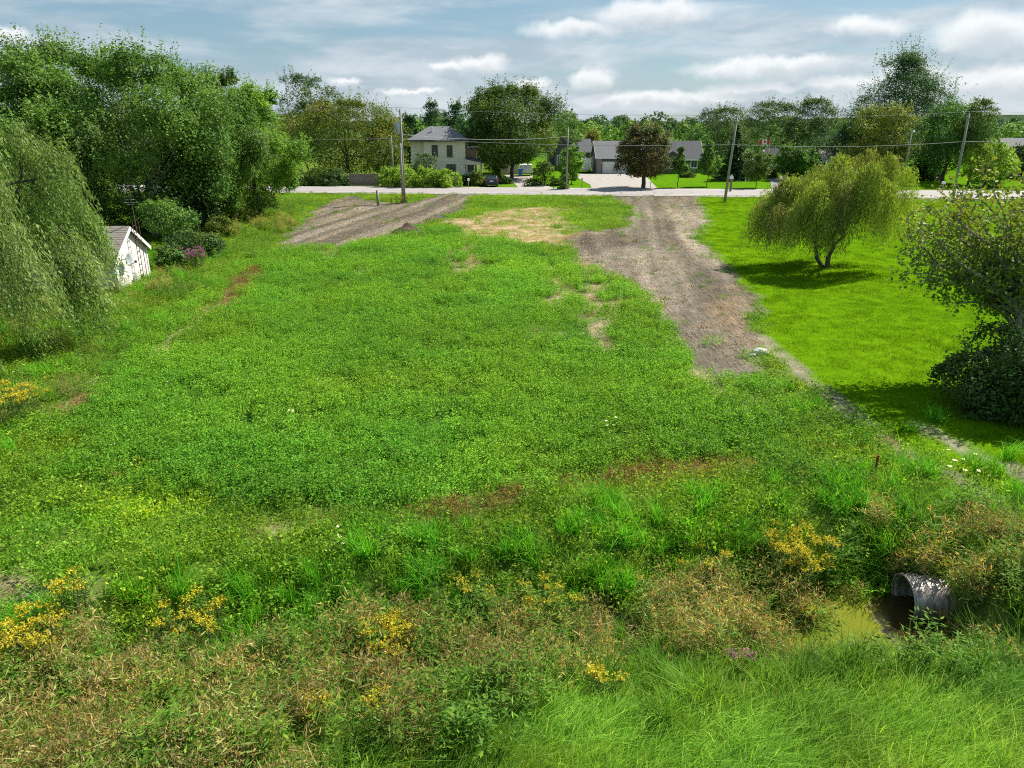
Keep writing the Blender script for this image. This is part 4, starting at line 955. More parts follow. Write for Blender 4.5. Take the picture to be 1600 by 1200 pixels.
# local frame: +y along the gable wall (away), +x outwards to the right, shed body towards -x
SL, SE, SR = 6.0, 1.72, 3.02
MB().prism([(0.03, -0.1), (sw - 0.03, -0.1), (sw - 0.03, SE), (sw / 2, SR - 0.06), (0.03, SE)], 'x', -SL + 0.03, -0.03).obj('wall', SIDING, sh)
def lap(y0, y1, z): return z
row = 0.135; k = 0; z = 0.0
while z < SR - 0.12:
    z1 = z + row
    def yl(zz): return 0.0 if zz <= SE else (zz - SE) / (SR - SE) * sw / 2
    a0, a1, b0, b1 = yl(z), yl(min(z1, SR)), sw - yl(z), sw - yl(min(z1, SR))
    MB().add([(0.022, a0, z), (0.022, b0, z), (0.004, b1, z1), (0.004, a1, z1), (-0.02, a0, z), (-0.02, b0, z), (-0.02, b1, z1), (-0.02, a1, z1)],
             [(0, 1, 2, 3), (5, 4, 7, 6), (4, 5, 1, 0), (1, 5, 6, 2), (4, 0, 3, 7), (3, 2, 6, 7)]).obj('clapboard', SIDING, sh)
    if z1 <= SE + 0.02:
        MB().add([(-SL, -0.022, z), (-0.02, -0.022, z), (-0.02, -0.004, z1), (-SL, -0.004, z1), (-SL, 0.02, z), (-0.02, 0.02, z), (-0.02, 0.02, z1), (-SL, 0.02, z1)],
                 [(3, 2, 1, 0), (4, 5, 6, 7), (0, 1, 5, 4), (1, 2, 6, 5), (3, 0, 4, 7), (2, 3, 7, 6)]).obj('clapboard', SIDING, sh)
    z = z1
MB().box(0.0, 0.05, -0.05, 0.07, 0, SE - 0.02).obj('corner_board', WHITE_PAINT, sh); MB().box(0.0, 0.05, sw - 0.07, sw + 0.05, 0, SE - 0.02).obj('corner_board', WHITE_PAINT, sh)
MB().tube([(-0.12, -0.12, SE - 0.1), (-0.02, -0.06, SE - 0.3), (-0.02, -0.07, 0.05), (0.02, -0.25, 0.0)], 0.045, 8).obj('downpipe', WHITE_PAINT, sh)
sl = (SR - SE) / (sw / 2); ov = 0.22
rf = MB().prism([(-ov, SE - ov * sl + 0.02), (sw / 2, SR + 0.02), (sw + ov, SE - ov * sl + 0.02), (sw + ov, SE - ov * sl + 0.12), (sw / 2, SR + 0.13), (-ov, SE - ov * sl + 0.12)], 'x', -SL - 0.3, 0.20).obj('roof', SHINGLE_B, sh)
# shingle courses on both slopes, each its own stepped strip
for side in (0, 1):
    nc = 14
    for i in range(nc):
        t0_, t1_ = i / nc, (i + 1) / nc + 0.01
        def pt(t_): 
            yy = -ov + (sw / 2 + ov) * t_; zz = SE - ov * sl + 0.125 + (SR + 0.135 - (SE - ov * sl + 0.125)) * t_
            return (yy if side == 0 else sw - yy), zz
        (ya, za), (yb, zb) = pt(t0_), pt(min(t1_, 1.0))
        MB().add([(-SL - 0.32, ya, za + 0.022), (0.21, ya, za + 0.022), (0.21, yb, zb + 0.004), (-SL - 0.32, yb, zb + 0.004), (-SL - 0.32, ya, za), (0.21, ya, za)],
                 [(0, 1, 2, 3), (4, 5, 1, 0)]).obj('shingle_course', SHINGLE_B, rf)
MB().prism([(-ov, SE - ov * sl - 0.1), (sw / 2, SR - 0.1), (sw + ov, SE - ov * sl - 0.1), (sw + ov, SE - ov * sl + 0.11), (sw / 2, SR + 0.12), (-ov, SE - ov * sl + 0.11)], 'x', 0.213, 0.25).obj('bargeboard', WHITE_PAINT, rf)
MB().box(-SL - 0.3, 0.2, -ov - 0.09, -ov - 0.003, SE - ov * sl - 0.02, SE - ov * sl + 0.1).obj('gutter', WHITE_PAINT, rf)
# antenna mast: lattice rails up the gable, thin pipe and aerial above
zt = 5.35
am = thing('antenna_mast', 'tall rusty lattice antenna mast standing against the shed gable', 'antenna', (n0[0], n0[1], 0), ang - math.pi / 2)
ym = sw * 0.56
for dx_, dy_ in ((0.36, -0.16), (0.36, 0.16), (0.62, 0.0)):
    MB().tube([(dx_, ym + dy_, 0), (dx_, ym + dy_, SR + 0.35)], 0.02, 6).obj('rail', RUST, am)
for i in range(9):
    z = 0.25 + i * 0.36; MB().tube([(0.36, ym - 0.16, z), (0.36, ym + 0.16, z)], 0.014, 5).obj('rung', RUST, am)
    MB().tube([(0.36, ym - 0.16, z), (0.62, ym, z + 0.18), (0.36, ym + 0.16, z + 0.36)], 0.010, 5).obj('brace', RUST, am)
MB().tube([(0.45, ym, SR - 0.2), (0.43, ym, SR + 0.9), (0.38, ym + 0.04, zt)], [0.03, 0.026, 0.02], 6).obj('mast_pipe', RUST, am)
for z, L_ in ((zt - 0.05, 0.42), (zt - 0.95, 0.34), (zt - 0.8, 0.22), (zt - 1.05, 0.16), (zt - 0.6, 0.12)):
    MB().tube([(0.38 - L_, ym - L_ * 0.4, z), (0.38 + L_, ym + L_ * 0.4, z)], 0.010, 5).obj('aerial_rod', GREY_METAL, am)
MB().tube([(0.18, ym - 0.1, zt - 0.06), (0.2, ym - 0.1, zt - 0.45)], 0.03, 6).obj('aerial_drop', GREY_METAL, am)
sd_ = thing('satellite_dish', 'grey satellite dish mounted on the shed gable', 'satellite dish', (n0[0], n0[1], 0), ang - math.pi / 2)
V_ = [(0.30, sw * 0.22, 1.5)]; fs = []
for k in range(1, 4):
    for j in range(16):
        q = j * 6.283 / 16; rr = 0.36 * k / 3
        V_.append((0.30 + 0.10 * (k / 3) ** 2, sw * 0.22 + rr * math.cos(q), 1.5 + rr * 1.05 * math.sin(q)))
fs += [(0, 1 + j, 1 + (j + 1) % 16) for j in range(16)]
for k in range(2): fs += [(1 + k * 16 + j, 17 + k * 16 + j, 17 + k * 16 + (j + 1) % 16, 1 + k * 16 + (j + 1) % 16) for j in range(16)]
dsh = MB().add(V_, fs).obj('dish', GREY_METAL, sd_, True); so = dsh.modifiers.new('s', 'SOLIDIFY'); so.thickness = 0.015
MB().tube([(0.0, sw * 0.22, 1.5), (0.29, sw * 0.22, 1.5)], 0.025, 6).obj('bracket', GREY_METAL, sd_)
MB().tube([(0.38, sw * 0.22, 1.16), (0.68, sw * 0.22 + 0.08, 1.34)], 0.016, 5).obj('feed_arm', BLACK, sd_); MB().box(0.64, 0.74, sw * 0.22 + 0.03, sw * 0.22 + 0.13, 1.3, 1.42).obj('receiver', BLACK, sd_)

# ------------------------------------------------------------------ utility poles and wires
def pole(u, v, vtop, label, lean=0.0, r0=0.17, r1=0.11):
    x, y = gp(u, v); h = at(u, vtop, y)[2]
    e = thing('utility_pole', label, 'utility pole', (x, y, 0), 0, 'utility poles along the road')
    MB().tube([(0, 0, -0.3), (lean * 0.5, 0, h * 0.5), (lean, 0, h)], [r0, (r0 + r1) / 2, r1], 12).obj('pole', POLE_WOOD, e, True)
    return e, x, y, h, lean
PC, PD, PB, PA = (pole(632, 317, 171, 'tall wooden pole carrying the grey transformer in front of the farmhouse'), pole(885, 297, 199, 'thin pale pole at the driveway wrapped by a leafy climber', 0.02, 0.12, 0.09),
                  pole(1132, 316, 182, 'wooden pole leaning right beside the dirt lane', 0.55), pole(1487, 320, 177, 'rightmost wooden pole on the lawn near the road'))
for e, x, y, h, ln in (PC, PB, PA):
    MB().tube([(ln, 0, h), (ln, 0, h + 0.22)], [0.05, 0.03], 8).obj('insulator', PORC, e)
    MB().tube([(ln * 0.7, -0.16, h * 0.68), (ln * 0.7, -0.3, h * 0.68)], 0.05, 8).obj('cable_bracket', GREY_METAL, e)
    MB().box(ln - 0.03, ln + 0.03, -0.17, -0.12, h - 0.9, h - 0.5).obj('ground_strap', GREY_METAL, e)
e, x, y, h, ln = PC
zc = at(622, 201, y)[2]; xc_ = at(621, 201, y)[0] - x
MB().tube([(xc_, -0.05, zc - 0.62), (xc_, -0.05, zc - 0.55), (xc_, -0.05, zc + 0.5), (xc_, -0.05, zc + 0.6), (xc_, -0.05, zc + 0.66)], [0.3, 0.34, 0.34, 0.3, 0.12], 16).obj('transformer', GREY_METAL, e, True)
MB().box(xc_ + 0.25, -0.08, -0.12, 0.02, zc - 0.2, zc + 0.2).obj('transformer_bracket', GREY_METAL, e)
for q in (-0.12, 0.12): MB().tube([(xc_ + q, -0.05, zc + 0.6), (xc_ + q, -0.05, zc + 0.95)], [0.05, 0.03], 6).obj('bushing', PORC, e)
MB().tube([(-0.05, 0.1, h - 0.3), (-0.45, 0.1, h - 0.1), (-0.45, 0.1, h + 0.2)], 0.03, 6).obj('cutout_arm', BLACK, e)
sx_, sy_ = gp(634.5, 318); hs = at(630, 224, sy_)[2]
se = thing('utility_pole', 'shorter dark grey pole strapped tight against the transformer pole', 'utility pole', (sx_ - 0.05, sy_ + 0.35, 0), 0, 'utility poles along the road')
MB().tube([(-0.35, 0, -0.2), (-0.35, 0, hs)], [0.14, 0.11], 10).obj('pole', POLE_WOOD, se, True); MB().tube([(-0.35, 0, hs - 0.6), (-0.35, 0, hs - 0.5)], 0.15, 10).obj('strap', GREY_METAL, se)
x, y = gp(616, 290); h = at(611, 212, y)[2]
e2 = thing('utility_pole', 'slim pale service pole across the road left of the transformer pole', 'utility pole', (x, y, 0), 0, 'utility poles along the road'); MB().tube([(0, 0, -0.2), (-0.1, 0, h)], [0.12, 0.08], 10).obj('pole', POLE_WOOD, e2, True)
MB().tube([(-0.1, 0, h - 0.4), (-0.1, -0.2, h - 0.4)], 0.04, 6).obj('cable_bracket', GREY_METAL, e2)
x, y = gp(1410, 290); h = at(1418, 205, y)[2]
lp = thing('yard_light_pole', 'wooden pole with a small lamp head across the road right of the lawn willow', 'lamp post', (x, y, 0)); MB().tube([(0, 0, -0.2), (0.05, 0, h)], [0.13, 0.09], 10).obj('pole', POLE_WOOD, lp, True)
MB().tube([(0.05, 0, h - 0.3), (-0.1, -0.5, h), (-0.1, -0.75, h)], 0.03, 6).obj('lamp_arm', GREY_METAL, lp); MB().tube([(-0.1, -0.75, h - 0.2), (-0.1, -0.75, h - 0.05), (-0.1, -0.75, h + 0.08)], [0.22, 0.26, 0.1], 12).obj('lamp_head', PORC, lp, True)
def wire(label, pts, sag, rad, name='power_line', m=WIRE):
    mb = MB(); P_ = []
    for i in range(len(pts) - 1):
        for k in range(13):
            if k == 12 and i < len(pts) - 2: continue
            t_ = k / 12; a_, b2 = Vector(pts[i]), Vector(pts[i + 1]); q = a_.lerp(b2, t_); q.z -= sag * 4 * t_ * (1 - t_); P_.append(tuple(q))
    return tag(mb.tube(P_, rad, 5).obj(name, m), label, 'wire')
def tip(P, f, dz=0.0, dy=0.0): e, x, y, h, ln = P; return (x + ln * f, y + dy, h * f + dz)
farL = (-75, tip(PC, 1)[1] + 3, 10.4); farR = (120, PA[2] - 8, 10.0)
wire('thin top power line strung between the pole tips', [farL, tip(PC, 1, 0.2), tip(PB, 1, 0.2), tip(PA, 1, 0.2), farR], 0.35, 0.014)
wire('thick lower cable strung across the road side poles below the top line', [(-75, tip(PC, 1)[1] + 3, 7.2), tip(PC, 0.70, 0, -0.3), tip(PB, 0.68, 0, -0.3), tip(PA, 0.70, 0, -0.3), (120, PA[2] - 8, 7.0)], 0.38, 0.024)
wire('service wire crossing the road from the transformer pole to the driveway pole', [tip(PC, 0.74, 0, 0.15), tip(PD, 0.86, 0, -0.1)], 0.5, 0.02)

# ------------------------------------------------------------------ posts, mailbox, stakes, rock
x, y = gp(591, 322)
e = thing('wooden_post', 'short thick grey post standing in the verge left of the transformer pole', 'post', (x, y, 0)); h = at(589, 297, y)[2]
MB().tube([(0, 0, -0.2), (-0.03, 0, h)], [0.16, 0.14], 10).obj('shaft', POLE_WOOD, e, True); MB().tube([(-0.03, 0, h), (-0.03, 0, h + 0.03)], [0.145, 0.1], 10).obj('cap', GREY_METAL, e)
def mailbox(u, v, label, m):
    x, y = gp(u, v); e = thing('mailbox', label, 'mailbox', (x, y, 0))
    MB().box(-0.05, 0.05, -0.05, 0.05, -0.1, 1.05).obj('post', POLE_WOOD, e)
    prof = [(-0.14, 1.05), (0.14, 1.05), (0.14, 1.25)] + [(0.14 * math.cos(a_), 1.25 + 0.14 * math.sin(a_)) for a_ in np.linspace(0.3, 2.84, 7)] + [(-0.14, 1.25)]
    MB().prism(prof, 'y', -0.28, 0.28).obj('box', m, e); MB().box(0.142, 0.16, -0.1, 0.08, 1.25, 1.42).obj('flag', RED, e)
mailbox(732, 294, 'white mailbox on a post in front of the porch shrubs', WHITE_PAINT)
mailbox(1472, 300, 'small pale mailbox on the far roadside left of the rightmost pole', WHITE_PAINT)
x, y = gp(1141, 300)
e = thing('post_box', 'dark wooden post with a pale hooded box beside the leaning pole', 'post', (x, y, 0)); MB().box(-0.13, 0.13, -0.1, 0.1, -0.1, 1.75).obj('post', FENCE_WOOD, e)
MB().prism([(-0.22, 1.75), (0.22, 1.75), (0.22, 2.0), (0, 2.3), (-0.22, 2.0)], 'y', -0.22, 0.22).obj('hooded_box', WHITE_PAINT, e)
for u, v, hh, lab in ((865, 296, 1.5, 'thin dark stake on the grass left of the driveway pole'), (909, 296.5, 1.4, 'thin dark stake at the driveway edge'), (1016, 297.5, 1.0, 'thin pale stake beside the purple-brown maple trunk')):
    x, y = gp(u, v); e = thing('stake', lab, 'stake', (x, y, 0)); MB().tube([(0, 0, -0.1), (0, 0, hh)], 0.035, 6).obj('shaft', BLACK if hh > 1.2 else POLE_WOOD, e); MB().box(-0.12, 0.12, -0.04, 0.04, hh - 0.02, hh + 0.16).obj('reflector', BLACK if hh > 1.2 else WHITE_PAINT, e)
x, y = gp(1365, 752)
e = thing('survey_stake', 'wooden survey stake with a red top standing in the grass above the ditch', 'stake', (x, y, 0.05)); MB().box(-0.025, 0.025, -0.012, 0.012, -0.2, 0.50).obj('shaft', RUST, e); MB().box(-0.028, 0.028, -0.015, 0.015, 0.503, 0.66).obj('red_top', RED, e)
def rock(u, v, s, label, name='boulder'):
    x, y = gp(u, v); r = np.random.default_rng(int(u)); V_ = []; fs = []
    for i in range(7):
        th = math.pi * i / 6
        for j in range(10):
            ph = 6.283 * j / 10; k = 0.8 + 0.35 * vnoise(np.array([math.cos(ph) * 1.5 + 5]), np.array([math.sin(ph) * 1.5 + i * 0.7]), int(u))[0]
            V_.append((s * k * math.sin(th) * math.cos(ph), s * 0.7 * k * math.sin(th) * math.sin(ph), s * 0.5 * k * math.cos(th)))
    for i in range(6):
        for j in range(10): fs.append((i * 10 + j, (i + 1) * 10 + j, (i + 1) * 10 + (j + 1) % 10, i * 10 + (j + 1) % 10))
    o = MB().add(V_, fs).obj(name, ROCK); o.location = (x, y, float(gz(np.array([x]), np.array([y]))[0]) + s * 0.22); tag(o, label, 'rock')
rock(1187, 553, 0.34, 'pale flat boulder at the lower right corner of the dirt lane'); rock(1176, 557, 0.16, 'fist-sized stone left of the pale boulder')
# soil heap with brush
x, y = gp(637, 366)
V_ = []; Fq = []
for i in range(25):
    for j in range(25):
        a_, b2 = (i - 12) / 12, (j - 12) / 12; rr = math.hypot(a_, b2)
        V_.append((a_ * 1.3, b2 * 1.1, 0.62 * max(0, 1 - rr) ** 0.8 * (0.7 + 0.6 * fbm(np.array([a_ * 3]), np.array([b2 * 3]), 3)[0]) - 0.06))
for i in range(24):
    for j in range(24): Fq.append((i * 25 + j, i * 25 + 25 + j, i * 25 + 26 + j, i * 25 + 1 + j))
SOILD = mat('dark_soil', (0.11, 0.075, 0.05), 1.0, (0.06, 0.042, 0.03), 6, 0.9, 0.8, 18)
o = mk('soil_heap', mesh_np('soil_heap', np.array(V_), np.array(Fq), (SOILD,))); o.location = (x, y, 0.05); o.scale = (1.25, 1.25, 1.5); tag(o, 'small dark brown heap of soil at the edge of the green field', 'soil heap')

# ------------------------------------------------------------------ vehicles
def wheel(parent, x, y, r, w=0.22):
    t_ = MB().tube([(x - w / 2, y, r), (x - w / 2 + 0.03, y, r), (x + w / 2 - 0.03, y, r), (x + w / 2, y, r)], [r * 0.9, r, r, r * 0.9], 18).obj('wheel', RUBBER, parent)
    MB().tube([(x - w / 2 - 0.01, y, r), (x + w / 2 + 0.01, y, r)], r * 0.6, 14).obj('rim', GREY_METAL, t_)
x, y = gp(768, 293.2)
car = thing('parked_car', 'dark navy hatchback seen from behind, parked by the farmhouse drive', 'car', (x, y + 0.3, 0.05))
prof = [(0.0, 0.38), (0.05, 0.85), (0.12, 1.0), (0.55, 1.52), (0.95, 1.60), (2.2, 1.58), (3.0, 1.08), (4.15, 0.88), (4.35, 0.6), (4.3, 0.32), (0.1, 0.3)]
n = len(prof); V_ = []; fs = []
secs = [(-0.93, 0.0), (-0.90, 0.04), (0.90, 0.04), (0.93, 0.0)]
for q in (-0.94, -0.86, 0.86, 0.94):
    for (yy, zz) in prof:
        tum = max(0, zz - 1.0) * 0.34
        V_.append((q * (1 - tum / 1.0) if abs(q) > 0.9 else q * (1 - tum * 0.98), yy + (0.03 if abs(q) > 0.9 else 0), zz - (0.03 if abs(q) > 0.9 and zz > 1.3 else 0)))
for k in range(3):
    for i in range(n): fs.append((k * n + i, k * n + (i + 1) % n, (k + 1) * n + (i + 1) % n, (k + 1) * n + i))
fs += [tuple(range(n)), tuple(range(3 * n, 4 * n))[::-1]]
body = MB().add(V_, fs).obj('body', CARPAINT, car)
MB().add([(-0.66, 0.15, 1.08), (0.66, 0.15, 1.08), (0.57, 0.50, 1.48), (-0.57, 0.50, 1.48), (-0.66, 0.20, 1.06), (0.66, 0.20, 1.06), (0.57, 0.55, 1.46), (-0.57, 0.55, 1.46)], [(0, 1, 2, 3), (7, 6, 5, 4), (0, 4, 5, 1), (1, 5, 6, 2), (2, 6, 7, 3), (3, 7, 4, 0)]).obj('rear_window', GLASS, car)
MB().box(-0.88, 0.88, -0.07, 0.06, 0.36, 0.62).obj('bumper', BLACK, car, bevel=0.03)
MB().box(-0.26, 0.26, -0.006, 0.05, 0.78, 0.91).obj('licence_plate', WHITE_PAINT, car)
for q in (-0.78, 0.78): MB().box(q - 0.12, q + 0.12, 0.02, 0.12, 0.84, 1.06).obj('taillight', RED, car)
for q in (-0.98, 0.98): MB().box(q - 0.1, q + 0.1, 2.5, 2.65, 1.0, 1.13).obj('wing_mirror', CARPAINT, car)
for q in (-0.82, 0.82):
    for yy in (0.85, 3.45): wheel(car, q, yy, 0.33)
for q in (-1, 1):
    MB().add([(q * 0.90, 0.85, 1.06), (q * 0.90, 2.75, 1.06), (q * 0.775, 2.1, 1.48), (q * 0.775, 0.95, 1.48), (q * 0.86, 0.85, 1.06), (q * 0.86, 2.75, 1.06), (q * 0.74, 2.1, 1.48), (q * 0.74, 0.95, 1.48)], [(0, 1, 2, 3), (7, 6, 5, 4), (0, 4, 5, 1), (1, 5, 6, 2), (2, 6, 7, 3), (3, 7, 4, 0)]).obj('side_window', GLASS, car)
def trailer(u, v, w, l, h, label, name='cargo_trailer'):
    x, y = gp(u, v); e = thing(name, label, 'trailer', (x, y, 0.05))
    MB().box(-w / 2, w / 2, 0, l, 0.5, h).obj('body', WHITE_PAINT, e, bevel=0.12); MB().box(-w / 2 - 0.02, w / 2 + 0.02, -0.01, l, 0.4, 0.497).obj('chassis', BLACK, e)
    for q in (-0.02, 0.02 + w / 4, -w / 4): MB().box(q - 0.02, q + 0.02, -0.03, -0.003, 0.6, h - 0.2).obj('door_seam', GREY_METAL, e)
    for q in (-w / 2 + 0.1, w / 2 - 0.1):
        wheel(e, q, l * 0.45, 0.33, 0.2); wheel(e, q, l * 0.45 + 0.75, 0.33, 0.2)
        MB().box(q - 0.06, q + 0.06, -0.04, -0.004, 0.62, 0.8).obj('taillight', RED, e)
    MB().tube([(0, l, 0.45), (0, l + 1.1, 0.45)], 0.05, 6).obj('hitch', BLACK, e)
trailer(914, 270.5, 2.4, 4.2, 2.65, 'white enclosed trailer parked left of the grey garage')
trailer(822, 275.5, 2.2, 3.4, 2.0, 'small white trailer behind the shrub by the big maple')
trailer(1168, 276.5, 2.3, 5.2, 2.9, 'white camper trailer half hidden behind the young tree below the flag', 'camper_trailer')
x, y = gp(813, 276)
e = thing('recycling_bin', 'blue wheeled bin standing beside the pale garage', 'bin', (x, y, 0.05)); MB().prism([(-0.3, 0.06), (0.3, 0.06), (0.38, 1.25), (-0.38, 1.25)], 'y', -0.35, 0.35).obj('body', BLUE, e); MB().box(-0.42, 0.42, -0.4, 0.4, 1.255, 1.33).obj('lid', BLUE, e); wheel(e, 0.28, 0.36, 0.12, 0.06)

# ---- flag
x, y, _ = at(1200, 250, 146); zt = at(1200, 216, 146)[2]
e = thing('flagpole', 'white flagpole flying a red and white maple leaf flag', 'flagpole', (x, y, 0)); MB().tube([(0, 0, 0), (0, 0, zt)], [0.06, 0.035], 8).obj('pole', WHITE_PAINT, e); MB().tube([(0, 0, zt), (0, 0, zt + 0.1), (0, 0, zt + 0.2)], [0.03, 0.09, 0.02], 8).obj('finial', GREY_METAL, e)
fw, fhh, z0 = 2.0, 0.95, zt - 1.1
def fw_(t_): return 0.10 * math.sin(t_ * 5.5) * t_, -0.10 * t_ * t_
def flag_piece(t0_, t1_, m, name):
    V_ = []; fs = []; k = 8
    for i in range(k + 1):
        t_ = t0_ + (t1_ - t0_) * i / k; oy, oz = fw_(t_)
        V_ += [(-0.05 - fw * t_, oy, z0 + oz), (-0.05 - fw * t_, oy, z0 + fhh + oz)]
    for i in range(k): fs.append((2 * i, 2 * i + 2, 2 * i + 3, 2 * i + 1))
    o = MB().add(V_, fs).obj(name, m, e); s_ = o.modifiers.new('s', 'SOLIDIFY'); s_.thickness = 0.012; return o
flag_piece(0, 0.25, FLAG_RED, 'flag_band'); fwh = flag_piece(0.25, 0.75, WHITE_PAINT, 'flag_field'); flag_piece(0.75, 1, FLAG_RED, 'flag_band')
half = [(0, -0.5), (0.02, -0.22), (0.22, -0.26), (0.19, -0.18), (0.42, 0.02), (0.36, 0.06), (0.40, 0.20), (0.26, 0.17), (0.24, 0.24), (0.12, 0.10), (0.17, 0.38), (0.09, 0.33), (0, 0.5)]
leafp = half + [(-a_, b2) for a_, b2 in half[-2:0:-1]]
oy, oz = fw_(0.5)
for yy in (-0.03, 0.03):
    MB().add([(-0.05 - fw * 0.5 + a_ * 0.8, oy + yy + (a_ * -0.06), z0 + fhh / 2 + oz + b2 * 0.8) for a_, b2 in leafp], [tuple(range(len(leafp)))]).obj('maple_leaf', FLAG_RED, fwh)

# ------------------------------------------------------------------ culvert and pond
cx0, cy0 = 8.0, 12.75
ca = math.atan2(DD[1], DD[0]) - 0.20
cu = thing('culvert', 'corrugated steel culvert pipe opening onto the ditch water', 'culvert', (cx0, cy0, -1.22), ca)
CR = 0.47; V_ = []; fs = []; nl, na = 96, 40; LEN = 5.5
for s_, rr in ((0, CR), (1, CR - 0.035)):
    for i in range(nl + 1):
        xx = LEN * i / nl; w_ = 0.022 * math.cos(xx / 0.15 * 6.283)
        for j in range(na):
            q = 6.283 * j / na; sq = 1.0
            V_.append((xx, (rr + w_) * math.cos(q) * 1.12, CR + (rr + w_) * math.sin(q) * 0.96))
def ci(s_, i, j): return s_ * (nl + 1) * na + i * na + j % na
for i in range(nl):
    for j in range(na):
        fs.append((ci(0, i, j), ci(0, i + 1, j), ci(0, i + 1, j + 1), ci(0, i, j + 1))); fs.append((ci(1, i, j), ci(1, i, j + 1), ci(1, i + 1, j + 1), ci(1, i + 1, j)))
for j in range(na): fs.append((ci(0, 0, j), ci(0, 0, j + 1), ci(1, 0, j + 1), ci(1, 0, j)))
MB().add(V_, fs).obj('pipe', METAL, cu, True)
MB().tube([(-0.012, CR * 1.1 * math.cos(q), CR + CR * 0.96 * math.sin(q)) for q in np.linspace(0, 6.283, 41)], 0.022, 6).obj('rim', METAL, cu, True)
# ditch water with a skin of duckweed
wm, t, out = new_mat('duckweed_water')
g = t.nodes.new('ShaderNodeNewGeometry')
b = t.nodes.new('ShaderNodeBsdfPrincipled')
b.inputs['Specular IOR Level'].default_value = 0.3
nz = noise_n(t, g.outputs['Position'], 1.6, 5, 0.6, 0.3); n2 = noise_n(t, g.outputs['Position'], 40, 3, 0.6)
sepx = t.nodes.new('ShaderNodeSeparateXYZ'); t.links.new(g.outputs['Position'], sepx.inputs[0])
# the skin has drifted away from the pipe mouth
dd = math_n(t, 'ADD', math_n(t, 'MULTIPLY', math_n(t, 'SUBTRACT', 7.35, sepx.outputs[0]), 0.9), math_n(t, 'MULTIPLY', math_n(t, 'SUBTRACT', nz, 0.5), 1.5))
dw = smooth(t, dd, -0.05, 0.06)
weed = mixc(t, smooth(t, n2, 0.35, 0.65), (0.11, 0.13, 0.012), (0.165, 0.175, 0.02))
t.links.new(mixc(t, dw, (0.045, 0.032, 0.010), weed), b.inputs['Base Color'])
t.links.new(math_n(t, 'ADD', math_n(t, 'MULTIPLY', dw, 0.85), 0.06), b.inputs['Roughness']); t.links.new(math_n(t, 'SUBTRACT', 0.4, math_n(t, 'MULTIPLY', dw, 0.4)), b.inputs['Specular IOR Level'])
bp = t.nodes.new('ShaderNodeBump'); bp.inputs['Strength'].default_value = 0.15; bp.inputs['Distance'].default_value = 0.01; t.links.new(n2, bp.inputs['Height']); t.links.new(bp.outputs[0], b.inputs['Normal'])
t.links.new(b.outputs[0], out.inputs[0])
V_ = []
for (a_, s_) in ((-5.5, -1.6), (2.0, -1.6), (2.0, 1.6), (-5.5, 1.6)): p_ = DC + DD * a_ + DN * s_; V_.append((p_[0], p_[1], WATER_Z))
struct(MB().add(V_, [(0, 1, 2, 3)]).obj('ditch_water', wm))

# ------------------------------------------------------------------ ground plants: patches scattered as stuff
lib = bpy.data.collections.new('plant_patches')          # not linked to the scene: only instanced
def patch(name, V, Fq, colr): 
    o = bpy.data.objects.new(name, mesh_np(name, V, Fq, (LEAF_I,), colr)); return o
def blades(r, n, rad, h0, h1, wid, bend, pal, seg=3, wind=(0, 0), spread=0.5, tipw=0.15):
    """bent grass blades rooted in a disc"""
    a_ = r.random(n) * 6.283; q = rad * np.sqrt(r.random(n)); root = np.stack([np.cos(a_) * q, np.sin(a_) * q, np.full(n, -0.05)], 1)
    L = h0 + (h1 - h0) * r.random(n); b_ = r.random(n) * 6.283
    lean = np.stack([np.cos(b_), np.sin(b_)], 1) * (spread * r.random((n, 1))) + np.array(wind)
    bd = bend * (0.5 + r.random(n))
    side = np.stack([-lean[:, 1], lean[:, 0], np.zeros(n)], 1) + rdir(n, r) * 0.5; side[:, 2] *= 0.2; side = unit(side)
    V_ = []; w = wid * (0.7 + 0.6 * r.random(n))
    for k in range(seg + 1):
        t_ = k / seg; hx = lean * (L * (0.35 * t_ + bd * t_ * t_))[:, None]; z = L * t_ * (1 - 0.28 * bd * t_)
        p_ = root + np.stack([hx[:, 0], hx[:, 1], z], 1); ww = (w * (1 - t_ * (1 - tipw)) * 0.5)[:, None]
        V_.append(p_ - side * ww); V_.append(p_ + side * ww)
    V_ = np.stack(V_, 1)                                   # n, 2*(seg+1), 3
    m = 2 * (seg + 1); base_i = (np.arange(n) * m)[:, None, None]
    f = np.array([[2 * k, 2 * k + 1, 2 * k + 3, 2 * k + 2] for k in range(seg)])[None]
    c = palette(pal, n, r, 0.2)
    grad = np.linspace(0.8, 1.15, seg + 1).repeat(2)[None, :, None]
    return V_.reshape(-1, 3), (base_i + f).reshape(-1, 4), np.clip((c[:, None, :] * np.ones_like(grad)), 0, 1).reshape(-1, 3), V_[:, -2:].mean(1)
def cat(parts):
    Vs, Fs, Cs, o = [], [], [], 0
    for V_, F_, C_ in parts: Vs.append(V_); Fs.append(F_ + o); Cs.append(C_); o += len(V_)
    return np.concatenate(Vs), np.concatenate(Fs), np.concatenate(Cs)
def leaves_at(r, c, L, Wd, pal, up=0.8, d=None):
    n = len(c); nrm = unit(rdir(n, r) + np.array((0, 0, up))); la = unit(np.cross(nrm, rdir(n, r))) if d is None else unit(d)
    V_, F_ = leaf_quads(c, la, nrm, L * (0.7 + 0.6 * r.random(n)), Wd * (0.7 + 0.6 * r.random(n)))
    return V_, F_, np.repeat(palette(pal, n, r, 0.22), 4, 0)
